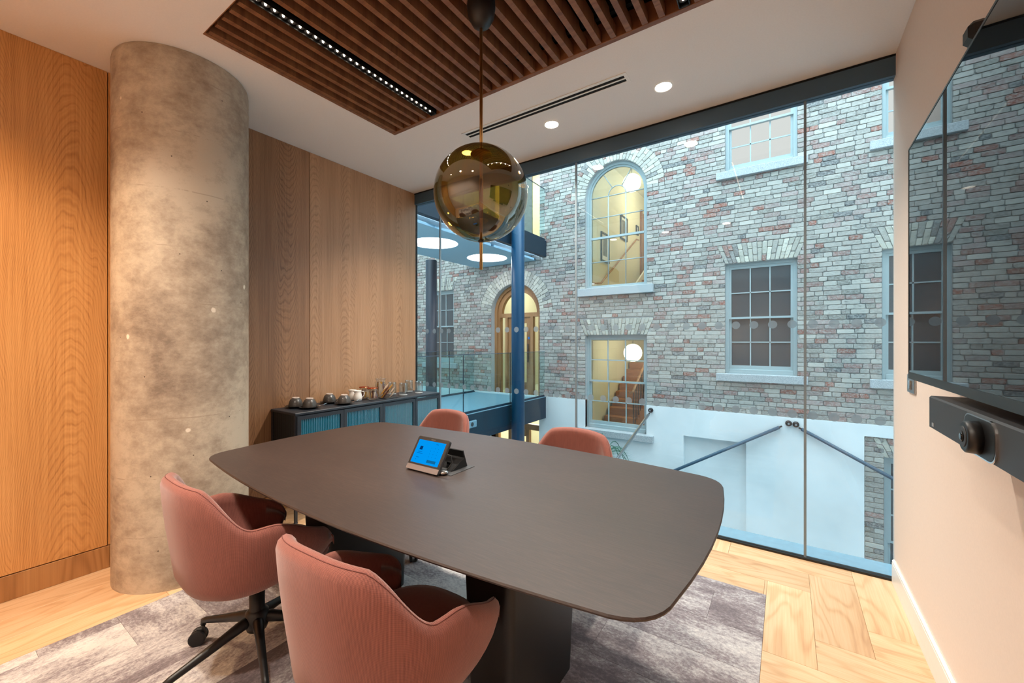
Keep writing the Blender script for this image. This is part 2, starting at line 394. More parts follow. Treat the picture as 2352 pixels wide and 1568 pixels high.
# ------------------------------------------------------------------ mesh helpers
class MB:
    def __init__(s): s.v = []; s.f = []; s.uv = {}; s.tone = []; s.mi = []; s.cur = 0; s.sm = []
    def add(s, vs, fs, smooth=False, uvs=None, tone=None):
        o = len(s.v); s.v += [tuple(p) for p in vs]
        if uvs:
            for i, u in enumerate(uvs): s.uv[o + i] = u
        for f in fs:
            s.f.append([o + i for i in f]); s.sm.append(smooth); s.mi.append(s.cur); s.tone.append(tone)
        return s
    def box(s, a, b, bev=0.0):
        x0, y0, z0 = a; x1, y1, z1 = b
        if x0 > x1: x0, x1 = x1, x0
        if y0 > y1: y0, y1 = y1, y0
        if z0 > z1: z0, z1 = z1, z0
        if bev <= 0:
            v = [(x, y, z) for z in (z0, z1) for y in (y0, y1) for x in (x0, x1)]
            return s.add(v, [(0, 2, 3, 1), (4, 5, 7, 6), (0, 1, 5, 4), (2, 6, 7, 3), (0, 4, 6, 2), (1, 3, 7, 5)])
        bev = min(bev, (x1 - x0) * .45, (y1 - y0) * .45, (z1 - z0) * .45)
        # chamfered box: 24 verts
        v = []; idx = {}
        for sx in (0, 1):
            for sy in (0, 1):
                for sz in (0, 1):
                    X = (x0, x1)[sx]; Y = (y0, y1)[sy]; Z = (z0, z1)[sz]
                    ix = X + (bev if sx == 0 else -bev); iy = Y + (bev if sy == 0 else -bev); iz = Z + (bev if sz == 0 else -bev)
                    for ax, p in enumerate([(X, iy, iz), (ix, Y, iz), (ix, iy, Z)]):
                        idx[(sx, sy, sz, ax)] = len(v); v.append(p)
        f = []
        for sx in (0, 1):
            q = [idx[(sx, a, b2, 0)] for a, b2 in ((0, 0), (1, 0), (1, 1), (0, 1))]; f.append(q if sx else q[::-1])
        for sy in (0, 1):
            q = [idx[(a, sy, b2, 1)] for a, b2 in ((0, 0), (1, 0), (1, 1), (0, 1))]; f.append(q[::-1] if sy else q)
        for sz in (0, 1):
            q = [idx[(a, b2, sz, 2)] for a, b2 in ((0, 0), (1, 0), (1, 1), (0, 1))]; f.append(q if sz else q[::-1])
        for a in (0, 1):
            for b2 in (0, 1):
                f.append([idx[(0, a, b2, 1)], idx[(1, a, b2, 1)], idx[(1, a, b2, 2)], idx[(0, a, b2, 2)]])
                f.append([idx[(a, 0, b2, 0)], idx[(a, 1, b2, 0)], idx[(a, 1, b2, 2)], idx[(a, 0, b2, 2)]])
                f.append([idx[(a, b2, 0, 0)], idx[(a, b2, 1, 0)], idx[(a, b2, 1, 1)], idx[(a, b2, 0, 1)]])
        for a in (0, 1):
            for b2 in (0, 1):
                for c in (0, 1): f.append([idx[(a, b2, c, 0)], idx[(a, b2, c, 1)], idx[(a, b2, c, 2)]])
        return s.add(v, f)
    def lathe(s, prof, c=(0, 0, 0), n=32, smooth=True, cap=False):
        v = []; f = []
        for r, z in prof:
            for i in range(n):
                a = 2 * pi * i / n; v.append((c[0] + r * cos(a), c[1] + r * sin(a), c[2] + z))
        for j in range(len(prof) - 1):
            for i in range(n):
                k = (i + 1) % n; f.append((j * n + i, j * n + k, (j + 1) * n + k, (j + 1) * n + i))
        s.add(v, f, smooth)
        if cap:
            o = len(s.v) - len(v)
            s.f.append([o + i for i in range(n)][::-1]); s.sm.append(False); s.mi.append(s.cur); s.tone.append(None)
            s.f.append([o + (len(prof) - 1) * n + i for i in range(n)]); s.sm.append(False); s.mi.append(s.cur); s.tone.append(None)
        return s
    def tube(s, pts, r, n=10, smooth=True, cap=True, flat=1.0):
        pts = [Vector(p) for p in pts]; rs = r if isinstance(r, (list, tuple)) else [r] * len(pts)
        v = []; f = []; up = None
        for i, p in enumerate(pts):
            t = (pts[min(i + 1, len(pts) - 1)] - pts[max(i - 1, 0)]).normalized()
            if up is None:
                up = Vector((0, 0, 1)) if abs(t.z) < 0.9 else Vector((1, 0, 0))
            side = t.cross(up).normalized(); up = side.cross(t).normalized()
            for k in range(n):
                a = 2 * pi * k / n
                q = p + side * cos(a) * rs[i] + up * sin(a) * rs[i] * flat
                v.append(q)
        for i in range(len(pts) - 1):
            for k in range(n):
                m = (k + 1) % n; f.append((i * n + k, i * n + m, (i + 1) * n + m, (i + 1) * n + k))
        s.add(v, f, smooth)
        if cap:
            o = len(s.v) - len(v); L = (len(pts) - 1) * n
            for q in ([o + i for i in range(n)][::-1], [o + L + i for i in range(n)]):
                s.f.append(q); s.sm.append(False); s.mi.append(s.cur); s.tone.append(None)
        return s
    def cyl(s, a, b, r, n=20, **k): return s.tube([a, b], r, n, **k)
    def prism(s, pts2, z0, z1, f=None):
        """extrude a polygon (list of xy) between z0 and z1; f maps (x,y,z) to a point"""
        f = f or (lambda x, y, z: (x, y, z)); n = len(pts2)
        v = [f(x, y, z0) for x, y in pts2] + [f(x, y, z1) for x, y in pts2]
        fs = [list(range(n))[::-1], list(range(n, 2 * n))] + [(i, (i + 1) % n, n + (i + 1) % n, n + i) for i in range(n)]
        return s.add(v, fs)
    def sphere(s, c, r, n=24, m=14):
        prof = [(r * sin(pi * j / m), -r * cos(pi * j / m)) for j in range(m + 1)]
        return s.lathe(prof, c, n)
    def build(s, name, mat=None, parent=None, wn=False, tone=None):
        me = bpy.data.meshes.new(name)
        me.from_pydata(s.v, [], s.f)
        ms = mat if isinstance(mat, list) else ([mat] if mat else [])
        for m in ms: me.materials.append(m)
        me.polygons.foreach_set('use_smooth', s.sm)
        if len(ms) > 1: me.polygons.foreach_set('material_index', s.mi)
        if s.uv:
            uvl = me.uv_layers.new(name='UVMap')
            for lp in me.loops: uvl.data[lp.index].uv = s.uv.get(lp.vertex_index, (0, 0))
        if any(t is not None for t in s.tone):
            ca = me.color_attributes.new('tone', 'FLOAT_COLOR', 'CORNER')
            buf = []
            for f, t in zip(s.f, s.tone): buf += list(t or (0.5, 0.5, 0.5, 1)) * len(f)
            ca.data.foreach_set('color', buf)
        me.update()
        o = bpy.data.objects.new(name, me); COL.objects.link(o)
        if parent:
            o.parent = parent
            o.matrix_parent_inverse = parent.matrix_basis.inverted()
        return o

def tag(o, label=None, cat=None, group=None, kind=None):
    if label: o['label'] = label
    if cat: o['category'] = cat
    if group: o['group'] = group
    if kind: o['kind'] = kind
    return o
def thing(name, loc, label, cat, group=None, kind=None):
    o = bpy.data.objects.new(name, None); o.location = loc; o.empty_display_size = 0.1
    COL.objects.link(o); tag(o, label, cat, group, kind); return o
def struct(o, label=None, cat=None): o['kind'] = 'structure'; return tag(o, label, cat)
def copy_tree(o, parent=None):
    c = o.copy(); COL.objects.link(c)
    if parent: c.parent = parent
    for ch in list(o.children): copy_tree(ch, c)
    return c
def smooth_by_angle(o, ang=35):
    me = o.data; me.polygons.foreach_set('use_smooth', [True] * len(me.polygons))
    try: me.set_sharp_from_angle(angle=radians(ang))
    except Exception: pass
    return o
def project(x, y, z):
    D = -sin(YAW) * x + cos(YAW) * y; r = cos(YAW) * x + sin(YAW) * y
    return 1176 + FPX * r / D, 784 - FPX * (z - CH) / D, D
# ------------------------------------------------------------------ ROOM SHELL
rnd = random.Random(11)
def rect_minus(r, h):
    """rectangle r=(x0,x1,y0,y1) minus rectangle h"""
    x0, x1, y0, y1 = r; a, b, c, d = h
    if b <= x0 or a >= x1 or d <= y0 or c >= y1: return [r]
    out = []
    if x0 < a: out.append((x0, a, y0, y1)); x0 = a
    if x1 > b: out.append((b, x1, y0, y1)); x1 = b
    if y0 < c: out.append((x0, x1, y0, c))
    if y1 > d: out.append((x0, x1, d, y1))
    return out
def clip(r, b):
    q = (max(r[0], b[0]), min(r[1], b[1]), max(r[2], b[2]), min(r[3], b[3]))
    return q if q[1] - q[0] > 0.012 and q[3] - q[2] > 0.012 else None
def board(name, r, along_x, z0, z1, mat, parent, gap=0.0, bev=0.001):
    """one plank or tile; its own axes have X along its length so that grain follows it"""
    cx, cy = (r[0] + r[1]) / 2, (r[2] + r[3]) / 2
    hx, hy = (r[1] - r[0]) / 2 - gap, (r[3] - r[2]) / 2 - gap
    if not along_x: hx, hy = hy, hx
    b = MB().box((-hx, -hy, z0), (hx, hy, z1), bev)
    o = b.build(name, mat, None)
    o.location = (cx, cy, 0); o.rotation_euler = (0, 0, 0 if along_x else pi / 2)
    o.parent = parent
    return o
def herringbone(x0, y0, Wd, L, region, fn, rng=14):
    for k in range(-60, 61):
        for m in range(-rng, rng):
            xk, yk = x0 + k * Wd + m * L, y0 + k * Wd - m * L
            fn((xk - L, xk, yk - Wd, yk), True)
            fn((xk, xk + Wd, yk - L, yk), False)

CARP = (-2.62, -0.085, -0.6, 2.459)
floor_o = struct(MB().box((XL - .2, YB - .2, -0.30), (XR + .2, YG + 0.035, -0.016)).build('floor', M['plaster']), None)
n_b = [0]
def place_board(r, ax):
    # the photo's herringbone lies right of and beyond the carpet
    reg = (CARP[0], XR, YB, YG - 0.002)
    q = clip(r, reg)
    if not q: return
    for s in rect_minus(q, CARP):
        if s[1] - s[0] > 0.01 and s[3] - s[2] > 0.01:
            board('floor_board', s, ax, -0.016, 0.0, M['floor'], floor_o, 0.0004); n_b[0] += 1
herringbone(-0.096, 2.611, 0.2, 0.6, None, place_board, 6)
for i in range(3):                         # straight boards along the oak wall
    x0 = XL + i * 0.205; ys = [YB, -0.2 - 0.31 * i, 1.55 - .4 * i, YG - .002]
    ys = sorted(set(ys))
    for a, b in zip(ys, ys[1:]):
        if b - a > .05: board('floor_board', (x0, x0 + 0.205, a, b), False, -0.016, 0.0, M['floor'], floor_o, 0.0004)

carpet = thing('inset_carpet', ((CARP[0] + CARP[1]) / 2, 1.2, 0), 'mottled grey carpet of long herringbone tiles let into the oak floor under the table', 'carpet')
tile_left = [True]
def place_tile(r, ax):
    q = clip(r, (CARP[0], -1.25, CARP[2], CARP[3])) if tile_left[0] else clip(r, (-1.25, CARP[1], CARP[2], CARP[3]))
    if q:
        o = board('carpet_tile', q, ax, -0.016, 0.0015, M['carpet'], None, 0.0004, 0.0006)
        o.parent = carpet; o.matrix_parent_inverse = carpet.matrix_basis.inverted()
herringbone(-2.55, 0.55, 0.25, 1.0, None, place_tile, 6)
tile_left[0] = False
for i in range(-2, 13):
    y1 = 2.095 - .25 * (i - 0); off = (.31 * i) % 1.0
    for k in range(-2, 2): place_tile((off - 1.0 + k, off + k, y1 - .25, y1), True)

# ceiling with the slatted opening
OX0, OX1, OY0, OY1 = -2.44, 0.05, 0.83, 2.045
c = MB()
zt = H + 0.03
for r in rect_minus((XL - .14, XR + .14, YB - .1, YG + .03), (OX0, OX1, OY0, OY1)):
    c.box((r[0], r[2], H), (r[1], r[3], zt))
ceil_o = struct(c.build('ceiling', M['plaster']))
v = MB(); zv = H + 0.42
v.box((OX0 - .01, OY0 - .01, zv), (OX1 + .01, OY1 + .01, zv + .02))
for a, b in (((OX0 - .02, OY0 - .02, zt), (OX0, OY1 + .02, zv)), ((OX1, OY0 - .02, zt), (OX1 + .02, OY1 + .02, zv)),
             ((OX0, OY0 - .02, zt), (OX1, OY0, zv)), ((OX0, OY1, zt), (OX1, OY1 + .02, zv))): v.box(a, b)
v.build('ceiling_void', M['matblack'], ceil_o)

sc = thing('slatted_ceiling_panel', ((OX0 + OX1) / 2, (OY0 + OY1) / 2, H), 'dark timber slatted panel recessed in the white ceiling above the table', 'ceiling panel')
ft = 0.022
for nm, a, b in (('frame_board', (OX0, OY0, H - .002), (OX0 + ft, OY1, H + .105)), ('frame_board', (OX1 - ft, OY0, H - .002), (OX1, OY1, H + .105)),
                 ('frame_board', (OX0 + ft, OY0, H - .002), (OX1 - ft, OY0 + .004, H + .02)), ('frame_board', (OX0 + ft, OY1 - .03, H - .002), (OX1 - ft, OY1, H + .105))):
    MB().box(a, b, .002).build(nm, M['slat'], sc)
xs = []
x = -1.055 - 0.08 * 17
k = 0
slat_mesh = None
xx = -2.400
while xx < OX1 - 0.03:
    if not any(abs(xx - lx) < 0.045 for lx in LIN): xs.append(xx)
    xx += 0.0795
for i, x0 in enumerate(xs):
    if slat_mesh is None:
        # end notches: the slat steps up near each end, as in the photo
        hy0, hy1 = OY0 + .014, OY1 - .032
        b = MB()
        prof = [(hy0, 0), (hy1, 0), (hy1, .055), (hy1 - .09, .055), (hy1 - .105, .082), (hy0 + .105, .082), (hy0 + .09, .055), (hy0, .055)]
        b.prism(prof, -.014, .014, lambda a, c2, z: (z, a, H + c2))
        o = b.build('slat', M['slat'], sc); slat_mesh = o.data
    else:
        o = bpy.data.objects.new('slat', slat_mesh); COL.objects.link(o)
        o.parent = sc; o.matrix_parent_inverse = sc.matrix_basis.inverted()
    o.location = (x0, 0, 0)
for yy in (OY0 + .07, OY0 + .5, OY1 - .5, OY1 - .085):
    MB().box((OX0 + ft, yy - .012, H + .085), (OX1 - ft, yy + .012, H + .115)).build('hanging_rail', M['black'], sc)

def linear_light(x, label):
    t = thing('linear_light', (x, 1.43, H), label, 'ceiling light', 'linear lights between the ceiling slats')
    y0, y1 = OY0 + .02, OY1 - .034
    w = .024
    b = MB().box((x - w, y0, H + .022), (x + w, y1, H + .05)).box((x - w, y0, H - .001), (x - w + .003, y1, H + .05)).box((x + w - .003, y0, H - .001), (x + w, y1, H + .05))
    b.box((x - w, y1 - .003, H - .001), (x + w, y1, H + .05)).box((x - w, y0, H - .001), (x + w, y0 + .003, H + .05))
    b.build('channel', M['black'], t)
    n = 28; p = (y1 - y0 - .03) / n
    cell = None; lens = None
    for i in range(n):
        yy = y0 + .015 + p * (i + .5)
        if lens is None:
            lens = MB().lathe([(.0001, -.0005), (.004, .0), (.0052, .003), (.0052, .014)], (0, 0, 0), 12).build('led_lens', M['led'], t)
            cup = MB().lathe([(.0185, .003), (.0165, .002), (.007, .012), (.0052, .014)], (0, 0, 0), 14).build('reflector_cup', M['grey_plastic'], t)
            lm, cm = lens.data, cup.data; a, c2 = lens, cup
        else:
            a = bpy.data.objects.new('led_lens', lm); c2 = bpy.data.objects.new('reflector_cup', cm)
            for o in (a, c2):
                COL.objects.link(o); o.parent = t; o.matrix_parent_inverse = t.matrix_basis.inverted()
        a.location = (x, yy, H + .006); c2.location = (x, yy, H + .006)
    for i in range(6): lamp('led_lamp', 'SPOT', (x, y0 + (y1 - y0) * (i + .5) / 6, H - .002), 5.0, WARM2, (0, 0, 0), size=.008, spot=110, blend=.8, parent=t)
linear_light(LIN[0], 'slim row of bright leds between the slats, left of the pendant lamp')
linear_light(LIN[1], 'slim led row between the slats nearest the screen wall, only its end showing')

# downlights
dl = ['round recessed ceiling downlight nearest the brick view, right of the air grille end', 'round recessed ceiling downlight at the middle of the air grille',
      'round recessed ceiling downlight seen through the top of the amber globe', 'recessed ceiling downlight behind the viewer near the screen wall',
      'recessed ceiling downlight behind the viewer over the middle of the room', 'recessed ceiling downlight behind the viewer near the oak wall']
for (x, y), lb in zip(DOWN, dl):
    t = thing('recessed_downlight', (x, y, H), lb, 'ceiling light', 'ceiling downlights')
    MB().lathe([(.058, -.003), (.050, -.004), (.047, -.001)], (x, y, H), 32).build('trim_ring', M['white'], t)
    MB().lathe([(.047, -.0015), (.0001, -.0016)], (x, y, H), 32).build('lamp_disc', M['lit'], t)
    lamp('downlight_lamp', 'SPOT', (x, y, H - .02), 128, WARM2, (0, 0, 0), size=.045, spot=124, blend=.8, parent=t)

# slot air grille
gx0, gx1, gy0, gy1 = -2.01, -0.765, 2.306, 2.407
g = thing('air_grille', ((gx0 + gx1) / 2, 2.35, H), 'long white slot air grille with two dark slots in the ceiling', 'air vent')
b = MB(); z0, z1 = H - .004, H - .0005; e = .02
for a, q in (((gx0, gy0), (gx0 + e, gy1)), ((gx1 - e, gy0), (gx1, gy1)), ((gx0 + e, gy0), (gx1 - e, gy0 + e)), ((gx0 + e, gy1 - e), (gx1 - e, gy1)), ((gx0 + e, 2.351), (gx1 - e, 2.362))):
    b.box((a[0], a[1], z0), (q[0], q[1], z1))
b.build('grille_frame', M['white'], g)
for a, q in ((gy0 + e, 2.351), (2.362, gy1 - e)):
    MB().box((gx0 + e, a, H - .002), (gx1 - e, q, H - .0006)).build('slot', M['matblack'], g)

# walls
wl = struct(MB().box((XL - .15, YB, 0), (XL - .02, YG + .03, H)).build('wall_left', M['matblack']))
pz0 = .131
def wpanel(y0, y1, mat, label=None):
    o = MB().box((XL - .02, y0 + .002, pz0), (XL, y1 - .002, H - .001), .0012).build('veneer_panel', mat, wl)
    if label: o['label'] = label
wpanel(YB, -.42, M['oak_l']); wpanel(-.42, .642, M['oak_l'], 'warm honey coloured oak panel')
wpanel(.642, .90, M['oak_l']); wpanel(.90, 1.838, M['oak_d'], 'darker brown oak panel, with shade in its tint'); wpanel(1.838, YG - .012, M['oak_r'], 'pale fawn oak panel')
for a, b2 in ((YB, .65), (.65, 1.72), (1.72, YG - .01)):
    o = MB().box((XL - .02, 0, -.064), (XL + .002, b2 - a - .001, .0615), .001).build('skirting_board', M['skirt'], wl)
    o.location = (0, a, .0645)
wr = struct(MB().box((XR, YB - .1, 0), (XR + .15, YG + .03, H)).build('wall_right', M['beige']))
bb = struct(MB().box((XR - .016, YB, 0), (XR, YG - .03, .108)).box((XR - .016, YB, .108), (XR, YG - .03, .128), .006).build('baseboard_right', M['white']))
wb = struct(MB().box((XL - .15, YB - .12, 0), (XR + .15, YB, H)).build('wall_back', M['beige']))

# glazed wall
x0g, x1g = XL + .001, XR
win = struct(MB().box((x0g, YG - .03, H - .115), (x1g, YG + .035, H - .002)).build('window_1', M['frame']))
win['label'] = 'full-height frameless glass partition towards the brick atrium'
MB().box((x0g, YG - .02, .0), (x1g, YG + .02, .012)).build('bottom_channel', M['black'], win)
MB().box((x0g, YG - .034, H - .012), (x1g, YG - .03, H - .002)).build('top_bead', M['matblack'], win)
jx = [-2.894, -1.398, .094]
ed = [x0g] + jx + [x1g]
for a, b2 in zip(ed, ed[1:]):
    MB().box((a + .004, YG - .006, .012), (b2 - .004, YG + .006, H - .115)).build('glass_pane', M['glass'], win)
for a in jx:
    MB().box((a - .0065, YG - .008, .012), (a + .0065, YG + .008, H - .115)).build('glazing_joint', plain('joint_strip', (120, 136, 146), .4), win)
dm = None
for zz in (1.405, .862):
    for i in range(37):
        x = -3.17 + .1 * i
        if x > XR - .04: break
        if dm is None:
            dot = MB().lathe([(.0245, 0), (.0001, 0)], (0, 0, 0), 28, False).build('frosted_dot', M['dot'], win); dm = dot.data
        else:
            dot = bpy.data.objects.new('frosted_dot', dm); COL.objects.link(dot); dot.parent = win
        dot.location = (x + .0, YG - .0072, zz); dot.rotation_euler = (pi / 2, 0, 0)
# pale ledge just outside the glass
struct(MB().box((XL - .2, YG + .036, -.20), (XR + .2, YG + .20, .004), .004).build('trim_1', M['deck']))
# outside of our own building, above and below the room and its sides
for nm, a, b2 in (('wall_atrium_above', (-9.3, YG + .036, H + .032), (3.9, YG + .16, 7.6)), ('wall_atrium_below', (-9.3, YG + .036, -3.2), (3.9, YG + .16, -.31)),
                  ('wall_atrium_beside_left', (-9.3, YG + .036, -.31), (XL - .16, YG + .16, H + .03)), ('wall_atrium_beside_right', (XR + .152, YG + .036, -.31), (3.9, YG + .16, H + .03))):
    struct(MB().box(a, b2).build(nm, M['render']))
# warm wall-washer just out of view beside the camera, over the oak wall
t = thing('recessed_downlight', (-2.72, -.22, H), 'warm wall-washing downlight close to the oak wall, behind the viewer', 'ceiling light', 'ceiling downlights')
MB().lathe([(.058, -.003), (.050, -.004), (.047, -.001)], (-2.72, -.22, H), 32).build('trim_ring', M['white'], t)
lamp('wall_washer_lamp', 'SPOT', (-2.72, -.22, H - .02), 85, WARM, (0, 0, 0), size=.045, spot=120, blend=.8, parent=t)

# round concrete column
c = MB(); R = .315
prof = [(R, 0.0)] + [(R, .1 + i * .2) for i in range(14)] + [(R, H - .035), (R - .004, H - .012), (R - .012, H)]
c.lathe(prof, (-2.945, .915, 0), 96)
tag(c.build('concrete_column', M['concrete']), 'round stained concrete column standing against the oak wall', 'column')
# ------------------------------------------------------------------ TABLE
TC = (-1.29, 1.33)
def table_outline(s=1.0, n=18):
    ax, ay, bx, by = 1.125, .605, .05, .095
    def side(t): return ay - by * (t / 1.1) ** 2
    def end(t): return ax - bx * (t / .5) ** 2
    cx, cy = end(.515), side(1.07)
    cut = .115
    pts = []
    top = [(-(cx - cut) + 2 * (cx - cut) * i / n) for i in range(n + 1)]
    m = 8; rt = [(cy - cut) - 2 * (cy - cut) * i / m for i in range(m + 1)]
    def corner(p0, pc, p1, k=8): return [((1 - t) ** 2 * p0[0] + 2 * t * (1 - t) * pc[0] + t * t * p1[0], (1 - t) ** 2 * p0[1] + 2 * t * (1 - t) * pc[1] + t * t * p1[1]) for t in [i / k for i in range(1, k)]]
    T = [(x, side(x)) for x in top]; Rr = [(end(y), y) for y in rt]
    B = [(x, -side(x)) for x in top[::-1]]; L = [(-end(y), y) for y in rt[::-1]]
    pc = (cx + .012, cy + .008)
    pts = T + corner(T[-1], pc, Rr[0]) + Rr + corner(Rr[-1], (pc[0], -pc[1]), B[0]) + B + corner(B[-1], (-pc[0], -pc[1]), L[0]) + L + corner(L[-1], (-pc[0], pc[1]), T[0])
    return [(TC[0] + x * s, TC[1] + y * s) for x, y in pts][::-1]
tb = thing('conference_table', (TC[0], TC[1], 0), 'dark brown wood boat-shaped meeting table on two black slab pedestals', 'table')
def inset(pts, d):
    out = []; n = len(pts)
    for i in range(n):
        a, b, c = Vector(pts[i - 1]), Vector(pts[i]), Vector(pts[(i + 1) % n])
        t = (c - a); nrm = Vector((-t.y, t.x)).normalized()
        if nrm.dot(Vector(TC) - b) < 0: nrm = -nrm
        out.append(tuple(b + nrm * d))
    return out
P = table_outline(); n = len(P)
rings = [(0.05, .712), (0.008, .727), (0.001, .732), (0, .736), (0.003, .74)]
v = []
for d, z in rings: v += [(x, y, z) for x, y in inset(P, d)]
f = [list(range(n))[::1], [ (len(rings) - 1) * n + i for i in range(n)][::-1]]
for j in range(len(rings) - 1):
    for i in range(n): f.append((j * n + i, j * n + (i + 1) % n, (j + 1) * n + (i + 1) % n, (j + 1) * n + i))
b = MB(); b.add(v, f); b.build('tabletop', M['table'], tb)
for px in (-1.775, -.795):
    b = MB(); hw, hd = .082, .225; y = 1.27
    ring = []
    for z, k, kk in ((0.0, 1.0, 1.0), (.015, 1.0, 1.0), (.712, 1.28, 1.1)):
        o = len(b.v)
        r = .03; pts = []
        for sx, sy, a0 in ((1, 1, 0), (-1, 1, 90), (-1, -1, 180), (1, -1, 270)):
            for q in range(5):
                a = radians(a0 + q * 22.5)
                pts.append((px + sx * (hw * k - r) + r * cos(a), y + sy * (hd * kk - r) + r * sin(a), z))
        ring.append(pts)
    m = len(ring[0]); vs = sum(ring, [])
    fs = [list(range(m))[::-1], [2 * m + i for i in range(m)]]
    for j in range(2):
        for i in range(m): fs.append((j * m + i, j * m + (i + 1) % m, (j + 1) * m + (i + 1) % m, (j + 1) * m + i))
    b.add(vs, fs); smooth_by_angle(b.build('pedestal', M['black'], tb), 40)

# ------------------------------------------------------------------ CHAIRS
def sstep(a, b, x):
    t = max(0, min(1, (x - a) / (b - a))); return t * t * (3 - 2 * t)
def make_chair():
    root = thing('meeting_chair', (0, 0, 0), 'x', 'chair', 'terracotta chairs round the table')
    A, B, EX = .278, .285, 2.5
    PM = 134.0
    NPH = 120
    def plan(phi, ra=0.0):
        s, c = sin(phi), cos(phi)
        k = (abs(s) ** EX + abs(c) ** EX) ** (-1 / EX)
        return Vector((s * k * (A + ra), -c * k * (B + ra), 0))
    def hgt(d):
        back = .805 - .010 * (min(d, 40) / 30) ** 2
        h = back + (.632 - back) * sstep(33, 68, d)
        h -= .074 * sstep(78, 122, d)
        return h
    cols = []; arc = [0]
    rows_out = 13
    prev = None
    for i in range(NPH + 1):
        # denser near arm ends
        t = -1 + 2 * i / NPH
        d = PM * sin(pi / 2 * t); phi = radians(d); ad = abs(d)
        e = max(0, (ad - (PM - 26)) / 26)                  # 0..1 rounding of the arm front
        top = hgt(ad); z0 = .380
        k = max(0, 1 - e ** 2.2) ** .5
        mid = .465
        top = mid + (top - mid) * (0.12 + .88 * k); low = mid + (z0 - mid) * (.25 + .75 * k) + .02 * sstep(70, 125, ad) * k
        th = .05 * (0.45 + .55 * max(0, 1 - e ** 4) ** .5) * (1 - .12 * sstep(30, 80, ad))
        lean = .012 * (1 - sstep(30, 80, ad))
        p = plan(phi); nrm = Vector((p.x / A, p.y / B, 0)); nrm = Vector((math.copysign(abs(nrm.x) ** (EX - 1), nrm.x), math.copysign(abs(nrm.y) ** (EX - 1), nrm.y), 0)).normalized()
        if prev is not None: arc.append(arc[-1] + (p - prev).length)
        prev = p
        H2 = top - low; prof = []
        # outer from under-seat inward, rounding out, up, over the top, and down the inside
        kk = 1 - sstep(84, 122, ad)
        for off, z in ((-.075 - .115 * kk, low - .012 * kk), (-.070 - .05 * kk, low - .010 * kk), (-.048 - .022 * kk, low), (-.034 - .008 * kk, low + .018), (-.026 - .002 * kk, low + min(.05, H2 * .2)), (-.015, low + H2 * .35), (-.006 + lean * .2, low + H2 * .55),
                       (0.0 + lean * .55, low + H2 * .78), (lean - .001, top - .03), (lean - .006, top - .012), (lean - .016, top - .002)):
            prof.append((off, z))
        prof.append((lean - th * .5, top + .002))
        for off, z in ((lean - th + .012, top - .004), (lean - th + .002, top - .016), (lean - th, top - .04), (lean * .55 - th, low + H2 * .75), (lean * .2 - th - .010, low + H2 * .5), (-th - .022, low + H2 * .3), (-th - .02 - .03 * kk, low + min(.06, H2 * .12))):
            prof.append((off, z))
        cols.append([(p.x + nrm.x * o, p.y + nrm.y * o, z) for o, z in prof])
    m = len(cols[0]); vs = sum(cols, []); fs = []
    uvs = []
    for i, cl in enumerate(cols):
        L = 0
        for j, q in enumerate(cl):
            if j: L += (Vector(q) - Vector(cl[j - 1])).length
            uvs.append((arc[i], L))
    for i in range(len(cols) - 1):
        for j in range(m - 1): fs.append((i * m + j, (i + 1) * m + j, (i + 1) * m + j + 1, i * m + j + 1))
    fs.append([j for j in range(m)]); fs.append([(len(cols) - 1) * m + j for j in range(m)][::-1])
    b = MB(); b.add(vs, fs, True, uvs); sh = b.build('shell', M['fabric'], root)
    seam = [Vector(c[10]) + Vector((0, 0, .0006)) for c in cols[7:-7]]
    MB().tube(seam, .0010, 6).build('seam', M['thread'], root)
    # seat cushion
    prof = [(0.001, .452), (.55, .455), (.78, .452), (.92, .440), (.985, .420), (1.0, .400), (.97, .385), (.9, .378), (.001, .375)]
    vs = []; fs = []; uv = []; N = 48
    for r, z in prof:
        for i in range(N):
            a = 2 * pi * i / N; s, c = sin(a), -cos(a); k = (abs(s) ** 2.7 + abs(c) ** 2.7) ** (-1 / 2.7)
            x, y = s * k * .216 * r, c * k * .232 * r + .015
            if y > 0: y *= 1.06
            vs.append((x, y, z)); uv.append((x, y))
    for j in range(len(prof) - 1):
        for i in range(N):
            q = (i + 1) % N; fs.append((j * N + i, j * N + q, (j + 1) * N + q, (j + 1) * N + i))
    b = MB(); b.add(vs, [f[::-1] for f in fs], True, uv); b.build('seat', M['fabric'], root)
    b = MB().box((-.085, -.11, .335), (.085, .11, .375), .012).tube([(.05, .02, .345), (.19, .05, .335), (.225, .055, .33)], .007, 8)
    b.box((-.02, -.14, .35), (.02, .14, .383)).box((-.16, -.02, .36), (.16, .02, .384)); b.build('tilt_mechanism', M['black'], root)
    MB().lathe([(.028, .335), (.028, .20), (.036, .195), (.036, .15)], n=24, cap=True).build('gas_column', M['black'], root)
    MB().lathe([(.03, .205), (.042, .195), (.044, .15), (.036, .125), (.001, .124)], n=28).build('hub', M['black'], root)
    leg = MB()
    pts = [(.015, 0, .165), (.05, 0, .166), (.10, 0, .152), (.17, 0, .132), (.24, 0, .113), (.282, 0, .102), (.297, 0, .096), (.300, 0, .078)]
    leg.tube(pts, [.021, .020, .017, .0145, .0125, .0115, .0115, .010], 12, flat=1.15)
    lg = leg.build('leg', M['black'], root)
    ca = MB().tube([(0, 0, .082), (0, 0, .054)], .007, 10).box((-.012, -.006, .03), (.026, .006, .066), .004).tube([(.018, -.021, .029), (.018, .021, .029)], .005, 8)
    ca.add(*arch_hood())
    cs = ca.build('caster', M['grey_plastic'], root)
    wh = []
    for sy in (-1, 1):
        w = MB().tube([(.018, sy * .0085, .029), (.018, sy * .0105, .029), (.018, sy * .021, .029), (.018, sy * .0225, .029)], [.026, .031, .031, .026], 28, smooth=False)
        wh.append(w.build('wheel', M['rubber'], cs))
    cs.location = (.300, 0, 0)
